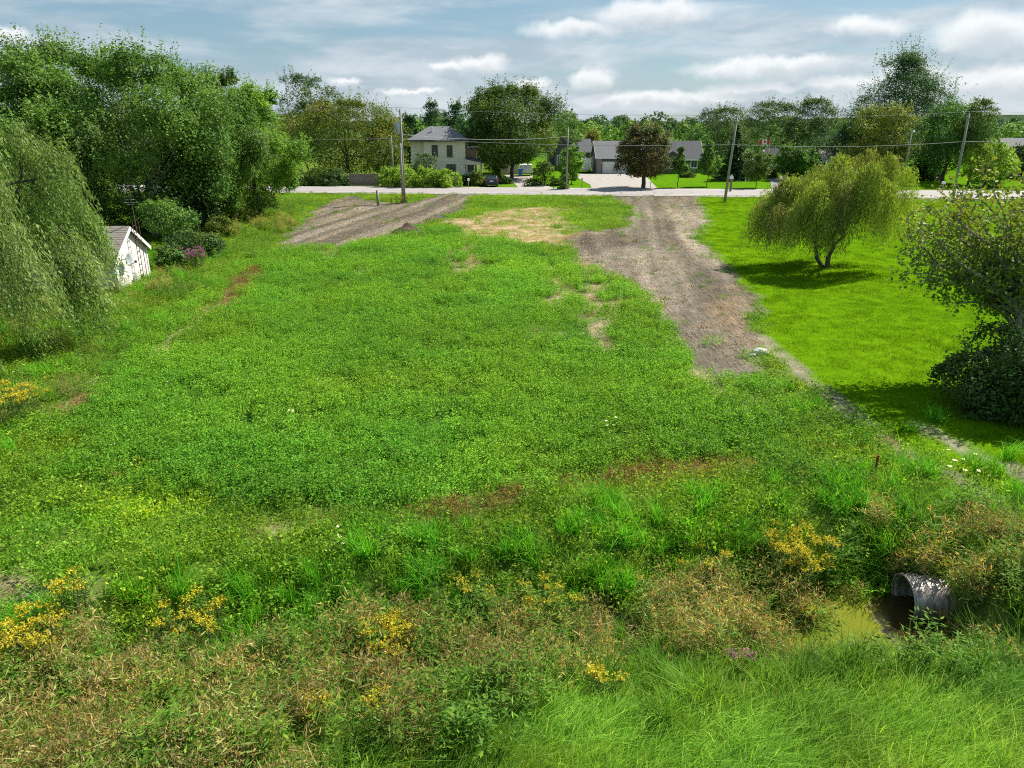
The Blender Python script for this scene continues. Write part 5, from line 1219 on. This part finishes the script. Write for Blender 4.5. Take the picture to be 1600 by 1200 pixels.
def clover(r, plants=16, rad=0.42, h=0.3, per=11, L=0.075, pal=None):
    a_ = r.random(plants) * 6.283; q = rad * np.sqrt(r.random(plants)); hh = h * (0.35 + 0.85 * r.random(plants))
    c = []
    for k in range(plants):
        t_ = r.random(per) ** 0.6; c.append(np.stack([math.cos(a_[k]) * q[k] + r.normal(size=per) * 0.055, math.sin(a_[k]) * q[k] + r.normal(size=per) * 0.055, hh[k] * (0.15 + 0.9 * t_)], 1))
    return leaves_at(r, np.concatenate(c), L, L * 0.62, pal, 1.1)
Z0 = np.random.default_rng(1234)
GRASS = ((0.055, 0.15, 0.016), (0.08, 0.185, 0.02), (0.045, 0.12, 0.016), (0.11, 0.20, 0.03))
CLOV = ((0.066, 0.175, 0.016), (0.095, 0.215, 0.024), (0.048, 0.135, 0.014), (0.14, 0.24, 0.04))
TANP = ((0.20, 0.155, 0.085), (0.145, 0.11, 0.06), (0.29, 0.235, 0.145), (0.12, 0.10, 0.045))
MIXP = ((0.095, 0.175, 0.042), (0.08, 0.145, 0.035), (0.15, 0.205, 0.075), (0.06, 0.125, 0.03), (0.19, 0.195, 0.09))
WEED = ((0.05, 0.115, 0.018), (0.07, 0.14, 0.022), (0.04, 0.09, 0.018), (0.10, 0.155, 0.024))
def variants(tag_, fn, n):
    c = bpy.data.collections.new(tag_)
    for k in range(n):
        V_, F_, C_ = fn(np.random.default_rng(900 + k + sum(map(ord, tag_)))); c.objects.link(patch(f'{tag_}_{k:02d}', V_, F_, C_))
    return c, n
def clump(r, parts, n=6):
    """several tufts gathered in one patch, so that patches overlap less"""
    out_ = []
    for k in range(n):
        a_ = r.random() * 6.283; q = 0.46 * math.sqrt(r.random()); sc_ = r.uniform(0.65, 1.15)
        for V_, F_, C_ in parts(r): out_.append((V_ * sc_ + np.array((math.cos(a_) * q, math.sin(a_) * q, 0)), F_, C_))
    return cat(out_)
def p_tall(r, w=0.024, n=26): return [blades(r, n, 0.15, 0.45, 1.0, w, 0.85, GRASS, 4, (0.12 + 0.12 * r.normal(), -0.06), 0.75)[:3]]
def f_tall(r): return clump(r, p_tall)
def p_dry(r):
    """reed-like stems with short arching leaves, some green, some dead"""
    ns, per = 9, 7; dead = r.random(); out_ = []
    for k in range(ns):
        x_, y_ = r.normal(size=2) * 0.10; h = r.uniform(0.55, 1.05); lx, ly = r.normal(size=2) * 0.13 + np.array((0.06, -0.03))
        pal_ = TANP if r.random() < 0.06 + 0.5 * dead ** 1.5 else MIXP
        t_ = r.random(per) * 0.85 + 0.15; an = r.random(per) * 6.283; q = 0.11
        d = np.stack([np.cos(an), np.sin(an), r.uniform(-0.9, 0.7, per)], 1)
        c = np.stack([x_ + lx * t_ + np.cos(an) * q, y_ + ly * t_ + np.sin(an) * q, h * t_ + d[:, 2] * 0.08], 1)
        out_.append(leaves_at(r, c, 0.24, 0.023, pal_, 0.9, d))
        tp = np.array((x_ + lx, y_ + ly, h)) + r.normal(size=(4, 3)) * np.array((0.025, 0.025, 0.05)); out_.append(leaves_at(r, tp, 0.10, 0.022, TANP, 0.2, np.tile((lx, ly, 0.5), (4, 1)) + r.normal(size=(4, 3)) * 0.25))
    out_.append(blades(r, 12, 0.14, 0.4, 0.95, 0.022, 0.9, MIXP, 3, (0.1, -0.05), 0.7)[:3])
    return out_
def f_dry(r): return clump(r, p_dry, 8)
def f_fine(r):
    V_, F_, C_, _ = blades(r, 70, 0.36, 0.20, 0.46, 0.017, 0.95, ((0.09, 0.19, 0.022), (0.12, 0.23, 0.03), (0.07, 0.15, 0.02), (0.16, 0.24, 0.05)), 3, (0.45, 0.2), 0.5); return V_, F_, C_
def f_short(r):
    V_, F_, C_, _ = blades(r, 150, 0.55, 0.05, 0.13, 0.014, 0.6, ((0.048, 0.112, 0.003), (0.064, 0.132, 0.004), (0.042, 0.098, 0.003)), 1, (0.1, 0.05), 0.7); return V_, F_, C_
def f_meadow(r):
    V_, F_, C_, _ = blades(r, 60, 0.38, 0.12, 0.34, 0.012, 0.8, GRASS, 2, (0.1, 0), 0.8)
    return cat([(V_, F_, C_), clover(r, 7, 0.4, 0.24, 9, 0.06, WEED)])
def f_clov(r): return clover(r, 24, 0.46, 0.36, 18, 0.050, CLOV)
def f_weed(r):
    ps = []
    for k in range(7):
        x_, y_ = r.normal(size=2) * 0.16; h = r.uniform(0.4, 0.85); n = 26; t_ = np.sort(r.random(n)); an = r.random(n) * 6.283; q = 0.11 * (1.1 - 0.6 * t_)
        c = np.stack([x_ + np.cos(an) * q, y_ + np.sin(an) * q, 0.05 + h * t_], 1); d = np.stack([np.cos(an), np.sin(an), 0.15 + 0 * an], 1)
        ps.append(leaves_at(r, c, 0.10, 0.026, WEED, 1.4, d))
    return cat(ps)
def f_lace(r):
    ps = []
    for k in range(4):
        x_, y_ = r.normal(size=2) * 0.18; h = r.uniform(0.3, 0.6); n = 16; an = r.random(n) * 6.283; q = 0.05 * np.sqrt(r.random(n))
        c = np.stack([x_ + np.cos(an) * q, y_ + np.sin(an) * q, np.full(n, h)], 1)
        ps.append(leaves_at(r, c, 0.028, 0.024, ((0.75, 0.75, 0.70),), 3.0)); c2 = np.stack([x_ + r.normal(size=8) * 0.05, y_ + r.normal(size=8) * 0.05, r.random(8) * h], 1); ps.append(leaves_at(r, c2, 0.07, 0.02, WEED, 1.0))
    return cat(ps)
def f_red(r):
    V_, F_, C_, tip_ = blades(r, 40, 0.3, 0.15, 0.38, 0.008, 0.7, ((0.12, 0.085, 0.04), (0.14, 0.095, 0.05), (0.10, 0.11, 0.03)), 2, (0.1, 0), 0.7)
    c = np.repeat(tip_, 2, 0) + r.normal(size=(80, 3)) * 0.03; return cat([(V_, F_, C_), leaves_at(r, c, 0.06, 0.018, ((0.13, 0.08, 0.045), (0.16, 0.11, 0.06)), 0.2)])
def f_straw(r):
    V_, F_, C_, _ = blades(r, 70, 0.42, 0.06, 0.26, 0.010, 1.0, TANP, 2, (0.05, 0), 1.4); return V_, F_, C_
def f_clod(r):
    ps = []; Vs = []
    for k in range(16):
        s_ = r.uniform(0.02, 0.075); c0 = np.array((*(r.normal(size=2) * 0.35), s_ * 0.3)); cube = np.array([(-1, -1, -1), (1, -1, -1), (1, 1, -1), (-1, 1, -1), (-.7, -.7, .7), (.7, -.7, .6), (.6, .7, .8), (-.7, .6, .7)]) * s_ * r.uniform(0.6, 1.3, (8, 3))
        f = np.array([(4, 5, 6, 7), (0, 1, 5, 4), (1, 2, 6, 5), (2, 3, 7, 6), (3, 0, 4, 7)]); ps.append((cube + c0, f, np.repeat(palette(((0.24, 0.19, 0.14), (0.16, 0.12, 0.09), (0.36, 0.31, 0.26)), 1, r), 8, 0)))
    return cat(ps)
def gn_tree(name, c):
    g = bpy.data.node_groups.new(name, 'GeometryNodeTree')
    g.interface.new_socket('Geometry', in_out='INPUT', socket_type='NodeSocketGeometry'); g.interface.new_socket('Geometry', in_out='OUTPUT', socket_type='NodeSocketGeometry')
    i = g.nodes.new('NodeGroupInput'); o = g.nodes.new('NodeGroupOutput'); ip = g.nodes.new('GeometryNodeInstanceOnPoints'); ci_ = g.nodes.new('GeometryNodeCollectionInfo')
    ci_.inputs['Collection'].default_value = c; ci_.inputs['Separate Children'].default_value = True; ci_.inputs['Reset Children'].default_value = True
    def na_(nm, ty):
        a_ = g.nodes.new('GeometryNodeInputNamedAttribute'); a_.data_type = ty; a_.inputs['Name'].default_value = nm; return a_.outputs['Attribute']
    g.links.new(i.outputs[0], ip.inputs['Points']); g.links.new(ci_.outputs[0], ip.inputs['Instance']); ip.inputs['Pick Instance'].default_value = True
    g.links.new(na_('pick', 'INT'), ip.inputs['Instance Index']); g.links.new(na_('rot', 'FLOAT_VECTOR'), ip.inputs['Rotation']); g.links.new(na_('scl', 'FLOAT_VECTOR'), ip.inputs['Scale'])
    g.links.new(ip.outputs[0], o.inputs[0]); return g
def scatter(name, label, cat_, lib_, x, y, scl, tint, zoff=0.0, tilt=0.12, turn=True, zs=None):
    c, nv = lib_; n = len(x); r = Z0
    me = bpy.data.meshes.new(name); me.vertices.add(n)
    z = gz(x, y) + zoff
    me.vertices.foreach_set('co', np.stack([x, y, z], 1).astype(np.float32).ravel())
    a_ = me.attributes.new('pick', 'INT', 'POINT'); a_.data.foreach_set('value', r.integers(0, nv, n).astype(np.int32))
    rot = np.stack([r.normal(size=n) * tilt, r.normal(size=n) * tilt, (r.random(n) * 6.283) if turn else r.normal(size=n) * 0.6], 1).astype(np.float32)
    a_ = me.attributes.new('rot', 'FLOAT_VECTOR', 'POINT'); a_.data.foreach_set('vector', rot.ravel())
    s3 = np.stack([scl, scl, scl * (zs if zs is not None else 1.0)], 1).astype(np.float32)
    a_ = me.attributes.new('scl', 'FLOAT_VECTOR', 'POINT'); a_.data.foreach_set('vector', s3.ravel())
    tc4 = np.ones((n, 4), np.float32); tc4[:, :3] = tint
    a_ = me.attributes.new('tint', 'FLOAT_COLOR', 'POINT'); a_.data.foreach_set('color', tc4.ravel())
    me.update(); me.materials.append(LEAF_I)
    o = mk(name, me); md = o.modifiers.new('scatter', 'NODES'); md.node_group = gn_tree(name, c)
    return tag(stuff(o), label, cat_)
def inview(x, y, margin=1.22):
    dep = y * cp + H * sp; u = x / dep * F; return (np.abs(u) < 800 * margin) & (y > 4.5)
def cand(n, x0, x1, y0, y1):
    x = Z0.uniform(x0, x1, n); y = Z0.uniform(y0, y1, n); k = inview(x, y); return x[k], y[k]
def dens(x, y, near, far):                   # thin plants out with distance, they overlap in view
    return np.clip(near + (far - near) * sstep(12, 70, y), 0, 1)
def tintn(x, y, amp=0.35, seed=70, warm=0.25, f=0.35):
    a_ = fbm(x * f, y * f, seed) - 0.5; w = fbm(x * f * 1.7, y * f * 1.7, seed + 5) - 0.5
    t_ = 1 + a_[:, None] * 2 * amp + np.stack([w * 2 * warm, w * warm * 0.6, -w * warm * 0.4], 1)
    return np.clip(t_ * (1 + Z0.normal(size=(len(x), 1)) * 0.1), 0.35, 1.9)

# crop of leafy green plants
x, y = cand(30000, -36, 28, 15, 76); m = masks(x, y)
gap = sstep(0.30, 0.42, fbm(x * 0.5, y * 0.5, 81)); upper = sstep(34, 48, y)
p_ = m['crop'] * (1 - 0.95 * m['sand']) * (1 - m['red']) * (1 - 0.97 * m['dirt']) * (1 - 0.85 * upper * (1 - sstep(0.40, 0.52, fbm(x * 0.35, y * 0.22, 82)))) * (0.40 + 0.60 * gap)
k = Z0.random(len(x)) < p_
CL = variants('clover_patch', f_clov, 8)
x, y = x[k], y[k]; scatter('field_crop', 'dense low bright green crop covering the middle field', 'crop', CL, x, y, 0.85 + 0.4 * Z0.random(len(x)) + 0.25 * sstep(30, 65, y), tintn(x, y, 0.26, 71, 0.32, 0.2) * 1.06)
# meadow plants around the field
MD = variants('meadow_patch', f_meadow, 8)
x, y = cand(64000, -62, 46, 8, 104)
xa, ya = cand(5200, -18, 24, 8.5, 20); x = np.concatenate([x, xa]); y = np.concatenate([y, ya]); m = masks(x, y); s_, a_ = ditch_sa(x, y)
p_ = (1 - m['crop'] * 0.8) * (1 - m['dirt']) * (1 - m['lawn']) * (1 - 0.8 * m['sand']) * (1 - m['rut']) * (s_ > 0.9) * (1 - 0.85 * m['straw']) * (1 - 0.75 * m['red']) * dens(x, y, 0.75, 0.5) * (y < roadY(x, RN) - 2.5)
k = Z0.random(len(x)) < p_; x, y = x[k], y[k]
tt = tintn(x, y, 0.35, 72, 0.45, 0.25) * np.array((1.5, 1.38, 1.1)) * (1 - 0.2 * sstep(0.5, 0.62, fbm(x * 0.5, y * 0.5, 88)))[:, None]; yl = zone(YELLOWP, x, y, 0.6, 1.0, 0.9, 12)[:, None]; tt = tt * (1 - yl) + np.array((1.9, 1.5, 0.6)) * tt * yl
scatter('meadow_plants', 'mixed grass and weeds around the edges of the field', 'weeds', MD, x, y, 0.8 + 0.7 * Z0.random(len(x)), tt)
# lawn grass
LW = variants('lawn_patch', f_short, 6)
x, y = cand(26000, 5, 75, 13, 98); m = masks(x, y)
p_ = m['lawn'] * (1 - m['rut']) * (1 - m['dirt']) * dens(x, y, 0.95, 0.55) * (y < roadY(x, RN) - 2)
k = Z0.random(len(x)) < p_; x, y = x[k], y[k]
scatter('lawn_grass', 'short mown grass on the lawn at the right', 'grass', LW, x, y, 0.9 + 0.4 * Z0.random(len(x)), tintn(x, y, 0.22, 73, 0.22, 0.18))
# long green grass: ridge above the ditch, track side, left strip
TG = variants('tall_grass_tuft', f_tall, 8)
x, y = cand(34000, -34, 34, 8, 52); m = masks(x, y); s_, a_ = ditch_sa(x, y)
ridge = np.exp(-((s_ - 1.9 - 0.10 * x - 0.4 * (fbm(a_ * 0.4, a_ * 0, 91) - 0.5)) / 0.8) ** 2) * sstep(-22, -14, a_)
dt = np.minimum(sdist(RUTS[0], x, y, False), sdist(RUTS[1], x, y, False))
trackside = np.exp(-((dt - 0.9) / 0.5) ** 2) * 0.14 * (y < 24)
leftst = sstep(-10, -13, x - (y - 20) * -0.30) * (y > 14) * 0.25 * sstep(0.45, 0.6, fbm(x * 0.4, y * 0.4, 92))
rightbank = sstep(0.4, 2.5, a_) * sstep(4.5, 3.0, np.abs(s_)) * 0.5
p_ = np.clip(5.5 * ridge + trackside + leftst + rightbank, 0, 1) * (1 - m['rut']) * 0.22
k = Z0.random(len(x)) < p_; x, y = x[k], y[k]; s_, a_ = ditch_sa(x, y)
scatter('long_grass', 'long lush green grass along the ditch edge and track', 'grass', TG, x, y, 0.58 + 0.32 * Z0.random(len(x)), tintn(x, y, 0.25, 74, 0.2) * np.array((1.0, 1.38, 0.95)), turn=True)
# ditch: rank grass, dry stems and weeds
DG = variants('dry_grass_tuft', f_dry, 10); WD = variants('weed_clump', f_weed, 8)
x, y = cand(26000, -22, 26, 5, 20); s_, a_ = ditch_sa(x, y); GC = 0.2
pipe_d = np.hypot(x - 7.2, y - 12.2)
pond = (np.abs(s_ + 0.05) < 0.8) & (a_ > -2.0) & (a_ < 0.1)
mouth = (a_ > -1.6) & (a_ < 0.75) & (np.abs(s_ - 0.1) < np.where(a_ < 0.1, 0.75, 0.5))
front = (a_ > -2.8) & (a_ < 0.9) & (s_ < -0.7) & (s_ > -2.1)
brown = fbm(x * 0.33, y * 0.33, 93) + 0.10 * sstep(2, -10, x)
lowb = sstep(-2.2, -3.2, s_ + (fbm(x * 0.4, y * 0.4, 94) - 0.5) * 1.5) * sstep(-5, 0, x + (fbm(y, x * 0.3, 95) - 0.5) * 4)     # lower right: fine green bank instead
lim = 0.65 + 1.35 * sstep(1.5, 6.0, x)
band = sstep(0.5, -0.3, s_ - lim + (fbm(x * 0.5, y * 0.5, 96) - 0.5) * 1.3) * (1 - lowb) * (~pond) * (~mouth)
k = Z0.random(len(x)) < band * sstep(0.38, 0.52, brown) * 0.58 * GC * np.where(front, 0.4, 1); zsn = np.where(front[k], 0.5, 1.0)
scatter('dry_grass', 'tall tan and olive seeding grass filling the ditch', 'grass', DG, x[k], y[k], (0.62 + 0.35 * Z0.random(k.sum())), tintn(x[k], y[k], 0.40, 75, 0.15, 0.6), zs=zsn)
k = Z0.random(len(x)) < band * (0.42 + 0.5 * sstep(0.54, 0.42, brown)) * GC * np.where(front, 0.5, 1); zsn = np.where(front[k], 0.5, 1.0)
scatter('ditch_grass', 'rank green grass growing among the dry stems in the ditch', 'grass', TG, x[k], y[k], 0.6 + 0.35 * Z0.random(k.sum()), tintn(x[k], y[k], 0.45, 76, 0.35, 0.6) * np.array((1.1, 1.0, 1.2)), zs=zsn)
wn = sstep(0.5, 0.62, fbm(x * 0.6, y * 0.6, 97)); k = Z0.random(len(x)) < band * wn * 0.24 * (~front)
scatter('ditch_weeds', 'broad-leaved weeds growing in the ditch', 'weeds', WD, x[k], y[k], 0.8 + 0.5 * Z0.random(k.sum()), tintn(x[k], y[k], 0.3, 77, 0.25, 0.5))
# fine wind-swept grass on the near bank
FG = variants('fine_grass_patch', f_fine, 8)
k = Z0.random(len(x)) < (lowb * 0.9 + front * 0.35) * (~pond)
x2, y2 = x[k], y[k]
scatter('bank_grass', 'fine wind-swept green grass on the near bank at bottom right', 'grass', FG, x2, y2, 0.8 + 0.5 * Z0.random(k.sum()), tintn(x2, y2, 0.5, 78, 0.35, 0.7) * 1.2, turn=False)
# seed heads, straw, flowers, clods, weeds on bare soil
RG = variants('red_grass_patch', f_red, 5); x, y = cand(26000, -32, 20, 12, 52); m = masks(x, y); k = Z0.random(len(x)) < m['red'] * 0.85 + 0.02 * (1 - m['crop']) * (1 - m['lawn']) * (1 - m['dirt']) * (ditch_sa(x, y)[0] > 3)
scatter('red_brown_grass', 'reddish brown seeding grass in patches along the field edge', 'grass', RG, x[k], y[k], 0.8 + 0.5 * Z0.random(k.sum()), tintn(x[k], y[k], 0.2, 79))
ST = variants('straw_patch', f_straw, 5); x, y = cand(26000, -34, 30, 12, 95); m = masks(x, y); wd = sstep(0.55, 0.65, fbm(x * 0.3, y * 0.3, 98)) * (x < -9 - (y - 20) * 0.22) * 0.25
k = Z0.random(len(x)) < np.clip(m['straw'] * 0.55 + m['sand'] * 0.9 + wd * (ditch_sa(x, y)[0] > 3) * (1 - m['crop']) * (1 - m['dirt']), 0, 1)
scatter('straw', 'dry straw lying on the pale patches of the field', 'straw', ST, x[k], y[k], 0.8 + 0.6 * Z0.random(k.sum()), tintn(x[k], y[k], 0.15, 80, 0.1))
LC = variants('lace_flower', f_lace, 5); x, y = cand(5200, -34, 16, 11, 40); m = masks(x, y); fl = sstep(0.60, 0.68, fbm(x * 0.45, y * 0.45, 99)); k = Z0.random(len(x)) < fl * 0.16 * (1 - 0.9 * m['crop']) * (1 - m['lawn']) * (1 - m['dirt']) * (ditch_sa(x, y)[0] > 2.5)
scatter('white_wildflowers', 'small white wildflowers dotted through the weeds', 'wildflowers', LC, x[k], y[k], 0.6 + 0.4 * Z0.random(k.sum()), np.ones((k.sum(), 3)))
SC = variants('soil_clod', f_clod, 5); x, y = cand(14000, -32, 26, 26, 104); m = masks(x, y); k = Z0.random(len(x)) < m['dirt'] * (0.12 + 0.5 * sstep(0.5, 0.65, fbm(x * 0.4, y * 0.3, 100)))
scatter('soil_clods', 'clods and small stones scattered on the bare soil', 'clods', SC, x[k], y[k], 0.22 + 0.35 * Z0.random(k.sum()), tintn(x[k], y[k], 0.2, 83, 0.1))
x, y = cand(24000, -32, 26, 26, 104); m = masks(x, y); edge = m['dirt'] * (0.02 + 0.25 * sstep(0.60, 0.68, fbm(x * 0.45, y * 0.45, 101))) + (m['dirt'] > 0.05) * (m['dirt'] < 0.8) * 0.4
k = Z0.random(len(x)) < edge * 0.6
scatter('soil_weeds', 'low green weeds creeping over the bare soil', 'weeds', MD, x[k], y[k], 0.45 + 0.5 * Z0.random(k.sum()), tintn(x[k], y[k], 0.25, 84))
# roadside verge and left boundary strip: taller weeds
x, y = cand(14000, -45, 0, 16, 98); m = masks(x, y)
strip_ = sstep(-1.5, 1.0, sdist(W([(0, 640), (0, 470), (150, 470), (240, 440), (300, 400), (420, 318), (480, 315), (440, 372), (330, 450), (200, 560), (90, 660)]), x, y))
k = Z0.random(len(x)) < strip_ * (1 - m['crop']) * (1 - m['dirt']) * 0.62 * (0.3 + sstep(0.4, 0.6, fbm(x * 0.3, y * 0.3, 102)))
scatter('boundary_weeds', 'rough waist-high weeds along the left boundary', 'weeds', WD, x[k], y[k], 0.6 + 0.6 * Z0.random(k.sum()), tintn(x[k], y[k], 0.35, 85, 0.45, 0.25))

k = Z0.random(len(x)) < strip_ * (1 - m['crop']) * (1 - m['dirt']) * 0.16 * sstep(0.48, 0.6, fbm(x * 0.22, y * 0.22, 103))
scatter('boundary_dry_grass', 'pale dry grass among the weeds along the left boundary', 'grass', DG, x[k], y[k], 0.55 + 0.3 * Z0.random(k.sum()), tintn(x[k], y[k], 0.3, 86, 0.2, 0.4) * 1.1)
k = Z0.random(len(x)) < strip_ * (1 - m['crop']) * (1 - m['dirt']) * 0.14 * sstep(0.50, 0.6, fbm(x * 0.2 + 9, y * 0.2, 104))
scatter('boundary_long_grass', 'long green grass among the weeds along the left boundary', 'grass', TG, x[k], y[k], 0.55 + 0.3 * Z0.random(k.sum()), tintn(x[k], y[k], 0.3, 87, 0.4, 0.3) * 1.15)

# ------------------------------------------------------------------ goldenrod and purple clumps: each clump its own plant
GOLD = ((0.38, 0.35, 0.025), (0.48, 0.43, 0.04), (0.30, 0.31, 0.04), (0.42, 0.32, 0.02))
PURP = ((0.30, 0.10, 0.28), (0.38, 0.16, 0.34), (0.22, 0.10, 0.2))
PLANT = leaf_mat('flower_plant', 0.3, gain=(1.35, 1.3, 1.2))
def flower_clump(seed, stems, rad, h, pal, bloom=1.0, name='goldenrod'):
    r = np.random.default_rng(seed); fol, blo = [], []; mb = MB()
    for k in range(stems):
        a_ = r.random() * 6.283; q = rad * math.sqrt(r.random()); x_, y_ = math.cos(a_) * q, math.sin(a_) * q; hh = h * r.uniform(0.55, 1.15); lx, ly = r.normal(size=2) * 0.08
        mb.tube([(x_, y_, -0.05), (x_ + lx * 0.4, y_ + ly * 0.4, hh * 0.5), (x_ + lx, y_ + ly, hh)], [0.006, 0.005, 0.003], 4)
        n = 46; t_ = r.random(n); an = r.random(n) * 6.283
        c = np.stack([x_ + lx * t_ + np.cos(an) * 0.05, y_ + ly * t_ + np.sin(an) * 0.05, hh * t_ * 0.95], 1); d = np.stack([np.cos(an), np.sin(an), 0.35 + 0 * an], 1); fol.append(leaves_at(r, c, 0.12, 0.022, WEED, 1.2, d))
        if r.random() < bloom:
            n = 115; t_ = r.random(n); an = np.round(r.random(n) * 5) * 1.2566 + k + r.normal(size=n) * 0.12; q2 = 0.15 * r.random(n)
            c = np.stack([x_ + lx + np.cos(an) * q2, y_ + ly + np.sin(an) * q2, hh * 0.96 + 0.07 * t_ + 0.05 * np.sin(q2 / 0.15 * 2.4) - 0.03], 1); blo.append(leaves_at(r, c, 0.038, 0.021, pal, 0.8))
    return mb.mesh('stem', BARK), fol, blo
def plant(name, label, u, v, seed, stems, rad, h, pal, z=0.0, bloom=1.0, catg='wildflower', group='goldenrod clumps'):
    x, y = gp(u, v, z); z_ = float(gz(np.array([x]), np.array([y]))[0]); e = thing(name, label, catg, (x, y, z_), 0, group); s_, fo, bl = flower_clump(seed, int(stems * 1.4), rad, h, pal, bloom)
    mk('stem', s_, e); V_, F_, C_ = cat(fo); mk('foliage', mesh_np('foliage', V_, F_, (PLANT,), C_), e)
    V_, F_, C_ = cat(bl); stuff(mk('bloom', mesh_np('bloom', V_, F_, (PLANT,), C_), e))
for k, (u, v, st, rad, h, bl, lab) in enumerate([
    (40, 985, 34, 0.62, 0.85, 0.85, 'big yellow goldenrod clump in the bottom left corner'), (110, 935, 9, 0.30, 0.8, 0.7, 'few goldenrod stems just right of the straw heap at left'), (300, 958, 22, 0.55, 0.75, 0.6, 'loose goldenrod clump at the ditch edge near the left'),
    (605, 985, 26, 0.42, 0.85, 0.9, 'bright goldenrod clump standing alone left of the middle of the ditch'), (585, 1112, 9, 0.25, 0.6, 0.9, 'small orange-yellow goldenrod group near the bottom middle'), (860, 908, 20, 0.65, 0.65, 0.5, 'sparse goldenrod clump along the middle of the ditch edge'),
    (740, 900, 8, 0.4, 0.6, 0.6, 'few goldenrod stems left of the sparse middle clump'), (1255, 842, 44, 0.72, 0.85, 0.9, 'largest golden-yellow goldenrod clump above the pond'), (1100, 850, 16, 0.55, 0.6, 0.5, 'thin goldenrod clump left of the largest clump'),
    (1275, 905, 4, 0.12, 0.6, 1.0, 'lone goldenrod sprig directly above the duckweed'), (935, 1085, 4, 0.15, 0.6, 1.0, 'single pale goldenrod spike in the lower ditch'), (500, 1120, 5, 0.3, 0.5, 1.0, 'small goldenrod group in the dry grass at the bottom left'),
    (1452, 868, 10, 0.3, 0.6, 0.3, 'mostly green goldenrod clump above the culvert')]):
    plant('goldenrod', lab, u, v, 2000 + k, st, rad, h, GOLD, bloom=bl)
for k, (u, v, st, rad, h, lab) in enumerate([(20, 660, 30, 0.9, 1.0, 'goldenrod clump under the big willow at the left edge'), (325, 392, 26, 1.1, 1.0, 'goldenrod clump in the boundary weeds in front of the spruce'), (425, 322, 22, 1.0, 1.1, 'orange goldenrod clump at the left roadside corner'),
        (625, 318, 22, 1.2, 0.9, 'goldenrod at the foot of the transformer pole')]):
    plant('goldenrod', lab, u, v, 2100 + k, st, rad, h, GOLD)
plant('purple_loosestrife', 'purple flowering clump in the boundary weeds right of the shed', 305, 418, 2200, 34, 0.7, 1.1, PURP, group='purple flowers')
plant('purple_loosestrife', 'small purple flower in the ditch left of the duckweed', 1160, 1010, 2201, 2, 0.05, 0.45, PURP, group='purple flowers')
